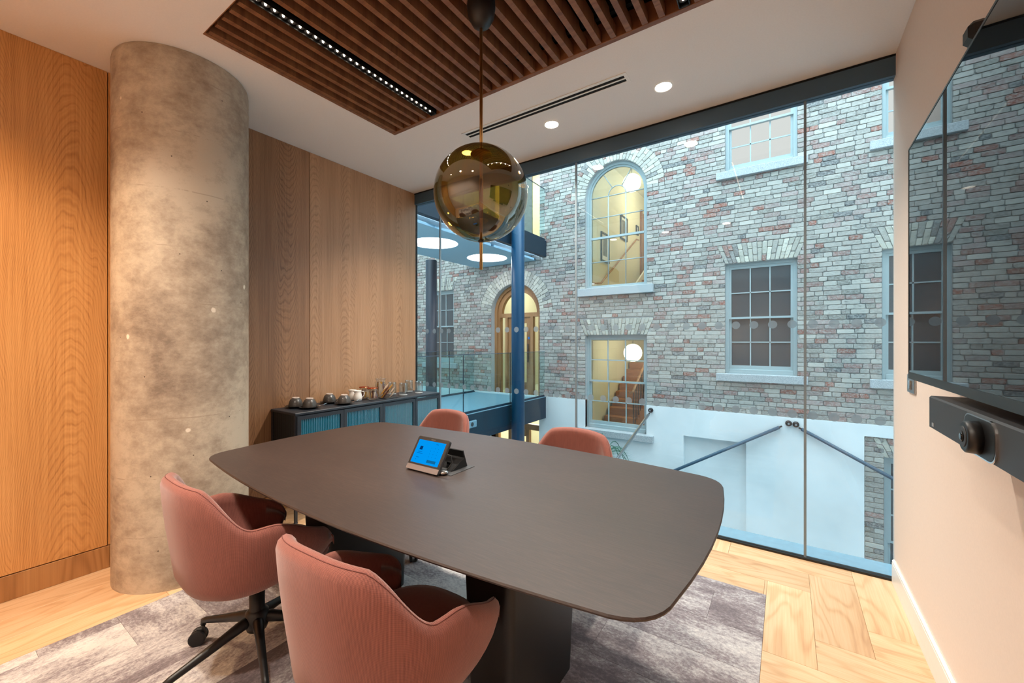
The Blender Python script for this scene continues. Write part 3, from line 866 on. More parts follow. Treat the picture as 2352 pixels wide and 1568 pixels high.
    legs = [lg]
    for k in range(5):
        a = radians(200 + 72 * k)
        if k == 0: l2, c2 = lg, cs
        else:
            l2 = lg.copy(); COL.objects.link(l2)
            c2 = copy_tree(cs)
        l2.rotation_euler = (0, 0, a)
        c2.location = (.300 * cos(a), .300 * sin(a), 0); c2.rotation_euler = (0, 0, a + radians((35, 100, -60, 150, 20)[k]))
    return root
def arch_hood():
    v = []; f = []; n = 8
    for y in (-.005, .005):
        for i in range(n + 1):
            a = radians(20 + 120 * i / n); v.append((.018 + .031 * cos(a), y, .029 + .031 * sin(a)))
    for i in range(n): f.append((i, i + 1, n + 2 + i, n + 1 + i))
    return v, f
chair = make_chair()
bpy.context.view_layer.update()
CHAIRS = [((-1.80, .80), -3, 'terracotta armchair nearest the concrete column, its back to the viewer'),
          ((-.94, .80), 2, 'large terracotta armchair in the foreground, its back to the viewer'),
          ((-2.02, 1.93), 177, 'terracotta armchair across the table, nearest the sideboard'),
          ((-.99, 1.86), 176, 'terracotta armchair across the table, nearer the screen wall')]
for i, ((x, y), a, lb) in enumerate(CHAIRS):
    o = chair if i == 0 else copy_tree(chair)
    o.location = (x, y, .0016); o.rotation_euler = (0, 0, radians(a)); o['label'] = lb

# ------------------------------------------------------------------ SIDEBOARD
SX0, SX1, SY0, SY1, SZ0, SZ1 = XL + .004, -2.885, 1.535, 2.975, .25, .79
sb = thing('sideboard', ((SX0 + SX1) / 2, (SY0 + SY1) / 2, 0), 'long dark blue-grey metal sideboard with ribbed glass doors against the oak wall', 'cabinet')
e = .022
MB().box((SX0, SY0 - .004, SZ1 - .02), (SX1 + .004, SY1 + .004, SZ1), .003).build('top', M['cab'], sb)
b = MB()
b.box((SX0, SY0, SZ0), (SX1, SY1, SZ0 + e)).box((SX0, SY0, SZ0 + e), (SX0 + .006, SY1, SZ1 - .02))
for yy in (SY0, SY1 - e):
    b.box((SX0 + .006, yy, SZ0 + e), (SX0 + .028, yy + e, SZ1 - .02)).box((SX1 - e, yy, SZ0 + e), (SX1, yy + e, SZ1 - .02))
b.box((SX0 + .02, SY0 + .35, SZ0 + .25), (SX1 - .03, SY1 - .02, SZ0 + .262))
b.build('body', M['cab'], sb)
def ribbed(x, y0, y1, z0, z1, name, parent, axis='y', pitch=.0135, mat=None):
    n = max(2, int((y1 - y0) / pitch)); v = []; f = []; k = 6
    for i in range(n * k + 1):
        s = y0 + (y1 - y0) * i / (n * k); d = .0032 * abs(sin(pi * i / k))
        for z in (z0, z1): v.append((x + d, s, z) if axis == 'y' else (s, x - d, z))
    for i in range(n * k): f.append((2 * i, 2 * i + 2, 2 * i + 3, 2 * i + 1))
    return MB().add(v, f, True).build(name, mat or M['rib'], parent)
ribbed(SY0 + .006, SX0 + .028, SX1 - e, SZ0 + e, SZ1 - .02, 'side_glass', sb, 'x', mat=M['black'])
dy = [SY0 + .004, 1.907, 2.276, 2.646, SY1 - .004]
for i in range(4):
    a, c2 = dy[i] + .0015, dy[i + 1] - .0015; w = .026; z0, z1 = SZ0 + .004, SZ1 - .024; x0, x1 = SX1, SX1 + .016
    d = MB().box((x0, a, z0), (x1, a + w, z1)).box((x0, c2 - w, z0), (x1, c2, z1)).box((x0, a + w, z0), (x1, c2 - w, z0 + w)).box((x0, a + w, z1 - w), (x1, c2 - w, z1)).build('door', M['cab'], sb)
    ribbed(x0 + .006, a + w, c2 - w, z0 + w, z1 - w, 'ribbed_pane', d)
    hy = (c2 - w / 2) if i % 2 else (a + w / 2)
    kn = MB().lathe([(.004, 0), (.004, .012), (.008, .014), (.008, .02), (.0001, .021)], (0, 0, 0), 14).build('knob', M['black'], d)
    kn.rotation_euler = (0, pi / 2, 0); kn.location = (x1, hy, .56)
for x in (SX0 + .02, SX1 - .02):
    for y in (SY0 + .012, (SY0 + SY1) / 2, SY1 - .02):
        MB().box((x - .009, y - .009, 0), (x + .009, y + .009, SZ0)).lathe([(.014, 0.0), (.014, .006), (.010, .008)], (x, y, 0), 14, cap=True).build('leg', M['cab'], sb)

# cups, jugs, jars, glasses on it
def make_cup():
    s = thing('saucer', (0, 0, 0), 'x', 'saucer', 'black saucers under the upturned cups')
    MB().lathe([(.0001, .002), (.03, .002), (.036, 0), (.04, .001), (.068, .011), (.074, .014), (.0745, .0155), (.071, .0155), (.04, .006), (.0001, .005)], n=40).build('dish', M['saucer'], s)
    c = thing('coffee_cup', (0, 0, 0), 'x', 'cup', 'grey cups upside down on saucers')
    MB().lathe([(.050, 0), (.0515, .002), (.0505, .02), (.046, .040), (.038, .056), (.029, .064), (.0255, .066)], n=40).build('bowl', M['mug'], c)
    MB().lathe([(.0255, .066), (.0262, .071), (.0235, .0735), (.021, .071), (.020, .066), (.0001, .0655)], n=32).build('foot_ring', M['mugrim'], c)
    pts = [(.047, 0, .030), (.062, 0, .030), (.070, 0, .022), (.069, 0, .011), (.058, 0, .006), (.050, 0, .006)]
    MB().tube(pts, .0042, 8).build('handle', M['mug'], c)
    return s, c
s0, c0 = make_cup(); bpy.context.view_layer.update()
CUPS = [((-3.145, 1.675), 'leftmost upturned grey cup, close to the oak wall'), ((-3.02, 1.715), 'upturned grey cup at the front left end of the sideboard'),
        ((-3.145, 1.955), 'upturned grey cup behind, close to the wall, third from the left'), ((-2.985, 1.985), 'upturned grey cup beside the white jugs')]
for i, ((x, y), lb) in enumerate(CUPS):
    s, c = (s0, c0) if i == 0 else (copy_tree(s0), copy_tree(c0))
    s.location = (x, y, SZ1); c.location = (x, y, SZ1 + .0062); c.rotation_euler = (0, 0, radians(150 + 20 * i))
    c['label'] = lb; s['label'] = 'round black saucer under the ' + lb.replace('upturned grey ', '')
for i, (x, y) in enumerate([(-2.955, 1.755), (-2.925, 2.03)]):
    sp = MB().tube([(x - .03, y - .01, SZ1 + .0165), (x, y + .0, SZ1 + .019), (x + .012, y + .055, SZ1 + .034)], [.0045, .002, .0022], 8)
    tag(sp.build('teaspoon', M['chrome']), ('steel teaspoon on the saucer at the front left end', 'steel teaspoon on the saucer beside the white jugs')[i], 'spoon', 'teaspoons on the saucers')
for i, ((x, y), lb) in enumerate([((-3.06, 2.165), 'white milk jug in front, handle turned to the jars'), ((-3.145, 2.175), 'white milk jug half hidden behind the front jug')]):
    j = thing('milk_jug', (x, y, SZ1), lb, 'jug', 'white milk jugs')
    MB().lathe([(.0001, .001), (.030, .001), (.034, .003), (.036, .025), (.033, .05), (.027, .068), (.028, .082), (.031, .088), (.029, .088), (.025, .07), (.025, .06)], (x, y, SZ1), 36).build('body', M['porcelain'], j)
    MB().add([(x - .02, y - .024, SZ1 + .0875), (x + .005, y - .029, SZ1 + .0875), (x - .013, y - .042, SZ1 + .090), (x - .008, y - .026, SZ1 + .068)], [(0, 2, 1), (0, 3, 2), (2, 3, 1)], True).build('spout', M['porcelain'], j)
    pts = [(x + .012, y + .026, SZ1 + .078), (x + .018, y + .045, SZ1 + .078), (x + .02, y + .052, SZ1 + .062), (x + .018, y + .046, SZ1 + .04), (x + .012, y + .033, SZ1 + .028)]
    MB().tube(pts, .0038, 8).build('handle', M['porcelain'], j)
def jar(x, y, r, h, lid_mat, name, label, knob=False):
    j = thing(name, (x, y, SZ1), label, 'jar', 'glass jars of sachets on the sideboard')
    MB().lathe([(.0001, .003), (r * .8, .003), (r * .95, .01), (r, h * .35), (r * .93, h * .62), (r * .74, h * .82), (r * .74, h * .9)], (x, y, SZ1), 36).build('glass_body', M['clear'], j)
    if knob:
        MB().lathe([(r * .74, h * .9), (r * 1.0, h * .92), (r * 1.0, h * .945), (r * .5, h * .96), (.008, h * .965), (.006, h * .99), (.012, h * 1.02), (.0001, h * 1.04)], (x, y, SZ1), 32).build('lid', M['clear'], j)
    else:
        MB().lathe([(r * .74, h * .88), (r * .86, h * .88), (r * .88, h * .93), (r * .82, h * .97), (.0001, h)], (x, y, SZ1), 32).build('lid', M['copper'], j)
        MB().tube([(x - r * .85, y, SZ1 + h * .93), (x - r * 1.0, y - .004, SZ1 + h * .86), (x - r * .9, y, SZ1 + h * .74)], .0018, 6).tube([(x + r * .85, y, SZ1 + h * .93), (x + r * 1.02, y, SZ1 + h * .8), (x + r * .8, y, SZ1 + h * .72)], .0018, 6).build('wire_clip', M['chrome'], j)
    rr = random.Random(int(1000 * y)); fills = [M['sachet_a'], M['sachet_b'], M['sachet_c']]
    for q in range(34 if knob else 34):
        a = rr.uniform(0, 6.28); d = r * rr.uniform(.1, .62); ln = h * rr.uniform(.42, .62); tl = rr.uniform(-.2, .12)
        bx, by, bz = x + d * cos(a), y + d * sin(a), SZ1 + .012 + (h * .12 if knob and q % 2 else 0)
        ux, uy = .010 * cos(a + 1), .010 * sin(a + 1)
        tx, ty = tl * ln * cos(a) * .5, tl * ln * sin(a) * .5
        vs = [(bx - ux, by - uy, bz), (bx + ux, by + uy, bz), (bx + ux + tx, by + uy + ty, bz + ln), (bx - ux + tx, by - uy + ty, bz + ln)]
        o = MB().prism([(0, 0), (1, 0), (1, 1), (0, 1)], 0, 1, lambda u, v2, w: tuple(Vector(vs[0]) * (1 - u) * (1 - v2) + Vector(vs[1]) * u * (1 - v2) + Vector(vs[2]) * u * v2 + Vector(vs[3]) * (1 - u) * v2 + Vector((uy, -ux, 0)) * .35 * w))
        o.build('sachet', fills[rr.choice([0, 0, 1, 1, 1, 2])], j)
jar(-3.02, 2.285, .054, .108, M['copper'], 'clip_top_jar', 'squat glass jar with copper lid full of sachets, in front')
jar(-3.145, 2.29, .05, .108, M['copper'], 'clip_top_jar', 'squat glass jar with copper lid, behind beside the wall')
jar(-3.09, 2.425, .052, .18, None, 'tall_glass_jar', 'tall lidded glass jar of tea bags behind the copper lids', True)
tr = MB().box((-3.04, 2.36, SZ1), (-2.93, 2.50, SZ1 + .006), .002)
tag(tr.build('serving_tray', M['black']), 'small black tray in front of the tall jar', 'tray')
rr = random.Random(4)
for i in range(9):
    x, y = -3.02 + rr.uniform(0, .06), 2.39 + rr.uniform(-.01, .08); a = rr.uniform(-.6, .6)
    L, w = .034, .022
    z = SZ1 + .008 + .012 * i
    vs = [Vector((x, y, z)) + Vector((w * cos(a) * p, L * q * .5, .02 * q + .012 * p)) for p, q in ((-1, -1), (1, -1), (1, 1), (-1, 1))]
    o = MB().add([tuple(p) for p in vs] + [tuple(p + Vector((.001, 0, .003))) for p in vs], [(3, 2, 1, 0), (4, 5, 6, 7), (0, 1, 5, 4), (1, 2, 6, 5), (2, 3, 7, 6), (3, 0, 4, 7)])
    tag(o.build('tea_sachet', [M['sachet_a'], M['sachet_b'], M['sachet_c']][(i * 2) % 3]), 'paper tea sachet in the loose heap on the small black tray', 'sachet', 'tea sachets heaped on the tray')
def tumbler(x, y, lb):
    g = thing('water_glass', (x, y, SZ1), lb, 'glass', 'drinking glasses on the sideboard')
    MB().lathe([(.036, .014), (.038, .03), (.0385, .085), (.037, .118), (.0362, .118), (.0375, .085), (.037, .03), (.035, .014)], (x, y, SZ1), 32).build('glass_wall', M['clear'], g)
    MB().lathe([(.0001, 0), (.034, 0), (.038, .003), (.038, .01), (.035, .014), (.0001, .013)], (x, y, SZ1), 32).build('thick_base', M['thickglass'], g)
for (x, y), lb in (((-3.14, 2.60), 'drinking glass just right of the jars, near the wall'), ((-3.0, 2.615), 'drinking glass in front, at the middle of the four glasses'),
                   ((-3.165, 2.83), 'drinking glass at the back, close to the wall corner'), ((-3.0, 2.81), 'rightmost drinking glass against the blue light of the glazing')): tumbler(x, y, lb)

# ------------------------------------------------------------------ TABLET CONTROLLER AND CABLE BOX
def tablet():
    t = thing('tablet_controller', (-1.29, 1.26, .74), 'touch panel with a bright blue screen tilted up on the table', 'tablet')
    ang = radians(57); ux = Vector((1, 0, 0)); uy = Vector((0, cos(ang), sin(ang))); nz = Vector((0, -sin(ang), cos(ang)))
    o = Vector((-1.387, 1.222, .746))
    def P3(a, b, c): return tuple(o + ux * a + uy * b + nz * c)
    def rrect(w, h, r, x0=0, y0=0, k=5):
        p = []
        for cx, cy, a0 in ((w - r, h - r, 0), (r, h - r, 90), (r, r, 180), (w - r, r, 270)):
            for q in range(k + 1):
                a = radians(a0 + 90 * q / k); p.append((x0 + cx + r * cos(a), y0 + cy + r * sin(a)))
        return p
    MB().prism(rrect(.190, .150, .009), -.012, 0, P3).build('case', M['grey_plastic'], t)
    MB().prism(rrect(.186, .124, .006, .002, .024), 0, .0012, P3).build('bezel', M['black'], t)
    MB().prism(rrect(.188, .022, .004, .001, .001), 0, .0012, P3).build('speaker_strip', plain('taupe_speaker_cloth', (122, 108, 104), .6, noise=.1, nscale=600), t)
    s = MB().prism([(.013, .031), (.175, .031), (.175, .134), (.013, .134)], .0012, .0016, P3).build('screen', M['screen'], t)
    MB().prism([(.036, .09), (.053, .09), (.053, .106), (.036, .106)], .0016, .0018, P3).build('icon', M['screendark'], s)
    MB().prism([(.104, .04), (.156, .04), (.156, .052), (.104, .052)], .0016, .0018, P3).build('button', M['screenmid'], s)
    b = MB()
    for i in range(3):
        for j in range(4): b.prism([(.104 + .02 * i, .064 + .013 * j), (.106 + .02 * i, .064 + .013 * j), (.106 + .02 * i, .067 + .013 * j), (.104 + .02 * i, .067 + .013 * j)], .0016, .0018, P3)
    b.build('keypad_digits', M['screentext'], s)
    b = MB()
    for x0, y0, w in ((.034, .08, .024), (.028, .073, .036), (.034, .055, .018), (.034, .045, .006), (.122, .122, .014), (.127, .045, .006)): b.prism([(x0, y0), (x0 + w, y0), (x0 + w, y0 + .002), (x0, y0 + .002)], .0016, .0018, P3)
    b.build('text_lines', M['screentext'], s)
    b = MB()
    for i in range(6): b.prism([(.083 + .0042 * i, .139), (.0858 + .0042 * i, .139), (.0858 + .0042 * i, .1425), (.083 + .0042 * i, .1425)], .0012, .0014, P3)
    b.build('maker_mark', plain('grey_print', (96, 92, 90), .5), t)
    MB().tube([P3(.095, .075, -.012), (-1.30, 1.345, .76), (-1.30, 1.36, .742)], .012, 10).build('stand', M['grey_plastic'], t)
    MB().box((-1.36, 1.29, .7402), (-1.22, 1.375, .748), .003).build('foot', M['grey_plastic'], t)
tablet()
c = thing('cable_box', (-1.25, 1.34, .74), 'open black flip-up cable box set in the table behind the tablet', 'cable box')
MB().box((-1.36, 1.262, .7401), (-1.157, 1.418, .7425), .001).build('base_plate', M['grey_plastic'], c)
# raised lid and its triangular cheek
MB().add([(-1.345, 1.398, .742), (-1.187, 1.398, .742), (-1.187, 1.372, .815), (-1.345, 1.372, .815), (-1.345, 1.403, .743), (-1.187, 1.403, .743), (-1.187, 1.377, .817), (-1.345, 1.377, .817)],
         [(0, 1, 2, 3), (7, 6, 5, 4), (0, 4, 5, 1), (3, 2, 6, 7), (1, 5, 6, 2), (0, 3, 7, 4)]).build('lid', M['black'], c)
MB().prism([(1.300, .743), (1.398, .743), (1.384, .785)], -1.190, -1.186, lambda y, z, x: (x, y, z)).build('cheek', M['black'], c)
MB().add([(-1.34, 1.300, .7435), (-1.192, 1.300, .7435), (-1.192, 1.385, .784), (-1.34, 1.385, .784)], [(0, 1, 2, 3), (3, 2, 1, 0)]).build('socket_panel', M['grey_plastic'], c)
for i in range(3): MB().box((-1.32 + .04 * i, 1.325, .760), (-1.298 + .04 * i, 1.331, .772), .001).build('socket', M['matblack'], c)
cb = MB().tube([(-1.25, 1.292, .80), (-1.235, 1.31, .808), (-1.215, 1.325, .80), (-1.203, 1.32, .775), (-1.205, 1.30, .755), (-1.21, 1.285, .746)], .0028, 8)
tag(cb.build('cable', M['black']), 'thin black cable looping down behind the tablet', 'cable')
p = thing('puck_microphone', (-1.205, 1.262, .74), 'small glossy dark puck beside the right edge of the tablet', 'microphone')
MB().lathe([(.0001, 0.0005), (.018, .0005), (.0215, .005), (.021, .010), (.016, .0135)], (-1.198, 1.262, .7424), 28).build('chrome_ring', M['chrome'], p)
MB().lathe([(.016, .0135), (.012, .0155), (.0001, .016)], (-1.198, 1.262, .7424), 28).build('puck_top', M['black'], p)

# ------------------------------------------------------------------ SCREEN, VIDEO BAR
ty0, ty1, tz0, tz1, tx = .54, 2.04, 1.166, 2.0, .372
tv = thing('wall_screen', (XR, 1.29, 1.58), 'large dark glossy wall screen mirroring the brick facade', 'television')
RT = Matrix.Translation((tx, ty1, 0)) @ Matrix.Rotation(radians(-.95), 4, 'Z') @ Matrix.Translation((-tx, -ty1, 0))
def rot_tv(o):
    o.data.transform(RT); return o
rot_tv(MB().box((tx, ty0, tz0), (tx + .03, ty1, tz1), .003).build('casing', M['grey_plastic'], tv))
rot_tv(MB().box((tx - .0015, ty0 + .006, tz0 + .024), (tx - .0002, ty1 - .006, tz1 - .006)).build('screen', M['tv'], tv))
b = MB(); z = .0026
b.box((tx - z, ty0, tz1 - .006), (tx, ty1, tz1)).box((tx - z, ty0, tz0), (tx, ty1, tz0 + .024)).box((tx - z, ty0, tz0 + .024), (tx, ty0 + .006, tz1 - .006)).box((tx - z, ty1 - .006, tz0 + .024), (tx, ty1, tz1 - .006))
rot_tv(b.build('bezel', M['black'], tv))
rot_tv(MB().box((tx + .03, ty0 + .2, tz0 + .08), (tx + .06, ty1 - .2, tz1 - .3), .008).build('back_housing', M['black'], tv))
MB().box((XR - .05, 1.0, 1.35), (XR, 1.6, 1.8)).build('wall_bracket', M['black'], tv)
b = thing('wall_plate', (XR, 2.6, 1.1), 'small brushed metal wall plate below the left corner of the screen', 'wall plate')
MB().box((XR - .008, 2.55, 1.06), (XR, 2.68, 1.145), .002).build('plate', M['steel'], b); MB().box((XR - .014, 2.60, 1.075), (XR - .008, 2.62, 1.12), .002).build('toggle', M['chrome'], b)
b = thing('wall_sensor', (XR, 1.77, 2.2), 'small glossy black sensor on the wall above the screen edge', 'sensor')
MB().box((XR - .045, 1.735, 2.185), (XR, 1.80, 2.24), .012).build('housing', M['black'], b); MB().lathe([(.012, 0), (.009, .006), (.0001, .008)], (XR - .025, 1.77, 2.24), 16).build('lens', M['chrome'], b)

vb = thing('video_bar', (XR, 1.28, 1.09), 'dark grey video bar with round camera eye under the wall screen', 'video bar')
vx = .347
def rr2(h0, h1, r, k=5):
    p = []
    for cx, cy, a0 in ((h0[1] - r, h1[1] - r, 0), (h0[0] + r, h1[1] - r, 90), (h0[0] + r, h1[0] + r, 180), (h0[1] - r, h1[0] + r, 270)):
        for q in range(k + 1):
            a = radians(a0 + 90 * q / k); p.append((cx + r * cos(a), cy + r * sin(a)))
    return p
MB().prism([(vx, 1.052), (vx + .012, 1.044), (vx + .09, 1.050), (vx + .09, 1.142), (vx + .004, 1.142), (vx, 1.138)], .90, 1.668, lambda x, z2, y: (x, y, z2)).build('body', M['grey_plastic'], vb)
MB().box((vx + .09, 1.1, 1.07), (XR, 1.45, 1.12)).build('mount', M['black'], vb)
MB().prism(rr2((1.20, 1.375), (1.052, 1.138), .03), vx - .004, vx, lambda y, z2, x: (x, y, z2)).build('camera_surround', M['chrome'], vb)
MB().prism(rr2((1.203, 1.372), (1.055, 1.135), .028), vx - .0045, vx - .001, lambda y, z2, x: (x, y, z2)).build('camera_recess', M['black'], vb)
cm = MB().tube([(vx - .003, 1.287, 1.093), (vx - .024, 1.287, 1.093), (vx - .027, 1.287, 1.093)], [.036, .034, .030], 36).build('camera_barrel', M['black'], vb)
MB().tube([(vx - .027, 1.287, 1.093), (vx - .0285, 1.287, 1.093)], [.023, .0215], 30).build('lens_ring', M['grey_plastic'], cm)
MB().tube([(vx - .0285, 1.287, 1.093), (vx - .032, 1.287, 1.093)], [.0125, .006], 24).build('lens_glass', M['tv'], cm)
o = MB().box((vx - .0008, 1.625, 1.058), (vx, 1.640, 1.068)).build('white_mark', plain('white_print', (150, 154, 158), .5), vb)

# ------------------------------------------------------------------ PENDANT
px, py, pz, pr = -1.165, 1.475, 1.978, .216
pd = thing('globe_pendant', (px, py, H + .1), 'large amber glass globe pendant on a thin brass rod over the table', 'pendant lamp')
MB().lathe([(.0001, 2.738), (.018, 2.740), (.040, 2.757), (.058, 2.79), (.066, 2.835), (.064, 2.875), (.05, 2.92), (.02, 2.95), (.012, 3.26), (.0001, 3.26)], (px, py, 0), 40).build('canopy', M['black'], pd)
MB().cyl((px, py, 2.74), (px, py, 1.63), .0075, 16).build('rod', M['brass'], pd)
gl = MB()
m = 40; n2 = 72
prof = [(pr * sin(pi * j / m), pz - pr * cos(pi * j / m)) for j in range(1, m)]
prof = [(.010, pz - pr)] + prof + [(.010, pz + pr)]
gl.lathe(prof, (px, py, 0), n2).build('glass_globe', M['amber'], pd)
gi = MB(); r2 = pr - .004
gi.lathe([(.010, pz - r2)] + [(r2 * sin(pi * j / m), pz - r2 * cos(pi * j / m)) for j in range(1, m)] + [(.010, pz + r2)], (px, py, 0), n2).build('inner_glass', glass('amber_glass_inner', (.96, .93, .86), f0=.06, refl=1.2), pd)
MB().lathe([(.0001, pz + .176), (.046, pz + .178), (.050, pz + .183), (.046, pz + .190), (.0001, pz + .192)], (px, py, 0), 36).build('inner_disc', M['brass'], pd)
MB().lathe([(.0001, pz + .07), (.0095, pz + .069), (.0095, pz - .112), (.0001, pz - .113)], (px, py, 0), 20).build('light_tube', plain('satin_brass_tube', (172, 122, 62), .5, .8), pd)
MB().lathe([(.013, pz - pr + .004), (.014, pz - pr - .004), (.0065, pz - pr - .008)], (px, py, 0), 20).build('bottom_collar', M['black'], pd)
# ------------------------------------------------------------------ BRICK FACADE ACROSS THE ATRIUM
BZ0, BZ1 = 0.163, 5.75
FX0, FX1 = -9.3, 2.7
fac = struct(bpy.data.objects.new('brick_facade', None)); COL.objects.link(fac)
fac.location = (-3, F, 0); tag(fac, 'tall old brick facade across the atrium with sash windows and arches', None)
# openings: x0, x1, z0, z1(top or spring), kind
OPEN = [
    ('arch', -3.252, -2.07, 2.32, 4.09),
    ('flat', -3.252, -2.07, -0.37, 1.42),
    ('flat', -0.817, 0.136, 0.785, 2.546),
    ('flat', 1.081, 2.034, 0.785, 2.546),
    ('flat', -7.58, -6.68, 0.77, 2.55),
    ('arch', -5.546, -4.28, 0.10, 1.93),
    ('flat', -0.817, 0.136, 4.03, 5.45),
    ('flat', 1.081, 2.034, 4.03, 5.45),
    ('flat', -5.546, -4.28, 3.42, 5.70),
    ('flat', -7.58, -6.68, 3.95, 5.45),
    ('flat', -5.546, -4.28, -3.2, -0.02),
    ('flat', 1.10, 2.05, -2.6, -0.273),
]
LINTEL = [OPEN[1], OPEN[2], OPEN[3], OPEN[4], OPEN[6], OPEN[7], OPEN[11]]
HL = .31
RING = .31
def blocked(zc, plaster_only=False):
    out = []
    for o in OPEN:
        k, x0, x1, z0, z1 = o
        if z0 < zc < z1: out.append((x0, x1))
        if k == 'arch':
            r = (x1 - x0) / 2; cx = (x0 + x1) / 2
            if zc >= z1:
                R2 = r + RING
                if zc < z1 + R2:
                    h = sqrt(R2 * R2 - (zc - z1) ** 2); out.append((cx - h, cx + h))
        if o in LINTEL and z1 <= zc < z1 + HL:
            e = .12 * (zc - z1) / HL; out.append((x0 - e, x1 + e))
    return sorted(out)
PAL = [((174, 168, 160), .30), ((158, 152, 145), .20), ((190, 184, 174), .12), ((160, 140, 136), .13), ((148, 110, 104), .09), ((148, 84, 68), .05), ((94, 95, 98), .04), ((138, 134, 126), .07)]
rb = random.Random(5)
def pick_tone(pale=False):
    if pale:
        c = rb.choice([(198, 192, 176), (188, 182, 168), (178, 174, 160), (205, 200, 184), (170, 165, 155)] * 4 + [(150, 100, 88), (120, 118, 116)])
    else:
        r = rb.random(); s = 0
        for c, w in PAL:
            s += w
            if r < s: break
    g = rb.uniform(.9, 1.08)
    return lin(tuple(min(255, v * g) for v in c))
BR = []      # (list of 8 front points (x,z), tone)
def brick_quad(p):   # p: 4 corners (x,z) ccw
    q = []
    for i in range(4):
        a, b, c = Vector(p[i - 1]), Vector(p[i]), Vector(p[(i + 1) % 4])
        j = Vector((rb.uniform(-.003, .003), rb.uniform(-.0022, .0022)))
        l1 = (a - b); l2 = (c - b); k = rb.uniform(.005, .014)
        q.append(b + l1.normalized() * min(k, l1.length * .3) + j); q.append(b + l2.normalized() * min(k, l2.length * .3) + j)
    return q
z = BZ0; row = 0
while z < BZ1:
    z1 = z + C_COURSE; zc = z + C_COURSE / 2
    ivs = []; x = FX0
    for a, b in blocked(zc):
        if a > x: ivs.append((x, a))
        x = max(x, b)
    if x < FX1: ivs.append((x, FX1))
    for a, b in ivs:
        x = a
        if row % 2 and b - a > .3: x = a - rb.uniform(.05, .1)
        while x < b - .012:
            L = rb.choice([.207, .207, .207, .2, .103, .103, .155])
            e = x + L
            if b - e < .055: e = b if b - x < .26 else x + (b - x) / 2
            l = max(x, a)
            if e - l > .03:
                s = rb.uniform(-.0022, .0022)
                BR.append((brick_quad([(l + .0036, z + .0036 + s), (e - .0036, z + .0036 + s + rb.uniform(-.002, .002)), (e - .0036, z1 - .0036 + s), (l + .0036, z1 - .0036 + s)]), pick_tone()))
            x = e
    z = z1; row += 1
for o in LINTEL[:-1] + [OPEN[11]]:
    k, x0, x1, z0, z1 = o
    n = 17 if x1 - x0 < 1.1 else 20
    for i in range(n):
        a0, a1 = x0 + (x1 - x0) * i / n, x0 + (x1 - x0) * (i + 1) / n
        b0, b1 = x0 - .12 + (x1 - x0 + .24) * i / n, x0 - .12 + (x1 - x0 + .24) * (i + 1) / n
        sp = (.33 if i % 2 else .67); segs = [(0, sp), (sp, 1)]
        top = HL if o is not OPEN[11] else .26
        for s0, s1 in segs:
            f = lambda t, lo, hi: lo + (hi - lo) * t
            g = .0035
            BR.append((brick_quad([(f(s0, a0, b0) + g, z1 + top * s0 + g), (f(s0, a1, b1) - g, z1 + top * s0 + g), (f(s1, a1, b1) - g, z1 + top * s1 - g), (f(s1, a0, b0) + g, z1 + top * s1 - g)]), pick_tone(True)))
for o in OPEN:
    if o[0] != 'arch': continue
    k, x0, x1, z0, z1 = o; r = (x1 - x0) / 2; cx = (x0 + x1) / 2
    n = int(pi * r / .056)
    for i in range(n):
        t0, t1 = pi * i / n, pi * (i + 1) / n
        cuts = [0, .34, 1] if i % 2 else [0, .66, 1]
        for s0, s1 in zip(cuts, cuts[1:]):
            r0, r1 = r + RING * s0 + .003, r + RING * s1 - .003
            d0, d1 = .003 / r0, .003 / r1
            P4 = [(cx + r0 * cos(t1 - d0), z1 + r0 * sin(t1 - d0)), (cx + r0 * cos(t0 + d0), z1 + r0 * sin(t0 + d0)), (cx + r1 * cos(t0 + d1), z1 + r1 * sin(t0 + d1)), (cx + r1 * cos(t1 - d1), z1 + r1 * sin(t1 - d1))]
            BR.append((brick_quad(P4), pick_tone(True)))
# lower brick pier at the right
zz = -2.7
while zz < -.01:
    for a, b in (((.893, .995), (.995, 1.10)) if int(round(zz / C_COURSE)) % 2 else ((.893, 1.10),)):
        if zz < -.273 or True: BR.append((brick_quad([(a + .0036, zz + .0036), (b - .0036, zz + .0036), (b - .0036, zz + C_COURSE - .0036), (a + .0036, zz + C_COURSE - .0036)]), pick_tone()))
    zz += C_COURSE
def add_brick(mb, q, tone, ox=0, oz=0):
    n = 8; pr = .016 + .005 * rb.random(); cx = sum(p.x for p in q) / 8; cz = sum(p.y for p in q) / 8
    vs = [(p.x - ox, 0.006, p.y - oz) for p in q]
    vs += [(p.x - ox, -pr + .004, p.y - oz) for p in q]
    vs += [(cx + (p.x - cx) * .965 - ox, -pr, cz + (p.y - cz) * .88 - oz) for p in q]
    tl = rb.uniform(-.002, .002)
    vs = [(a, b + tl * (1 if a > cx - ox else -1), c) for a, b, c in vs]
    fs = [(i, (i + 1) % n, n + (i + 1) % n, n + i) for i in range(n)] + [(n + i, n + (i + 1) % n, 2 * n + (i + 1) % n, 2 * n + i) for i in range(n)] + [tuple(2 * n + i for i in range(n))]
    mb.add(vs, fs, False, None, tone)
score = []
for i, (q, tn) in enumerate(BR):
    us = [project(p.x, F, p.y) for p in q]
    cu = sum(u[0] for u in us) / 8; cv = sum(u[1] for u in us) / 8
    area = 0
    for a in range(8):
        u0, u1 = us[a], us[(a + 1) % 8]; area += u0[0] * u1[1] - u1[0] * u0[1]
    area = abs(area) / 2
    vis = 965 < cu < 2043 and (cv > 345 - .255 * (cu - 1325)) and cv < 1330
    if 990 < cu < 1215 and cv < 600: vis = False
    score.append((area if vis else 0, i))
score.sort(reverse=True)
big = set(i for a, i in score[:296])
rest = MB()
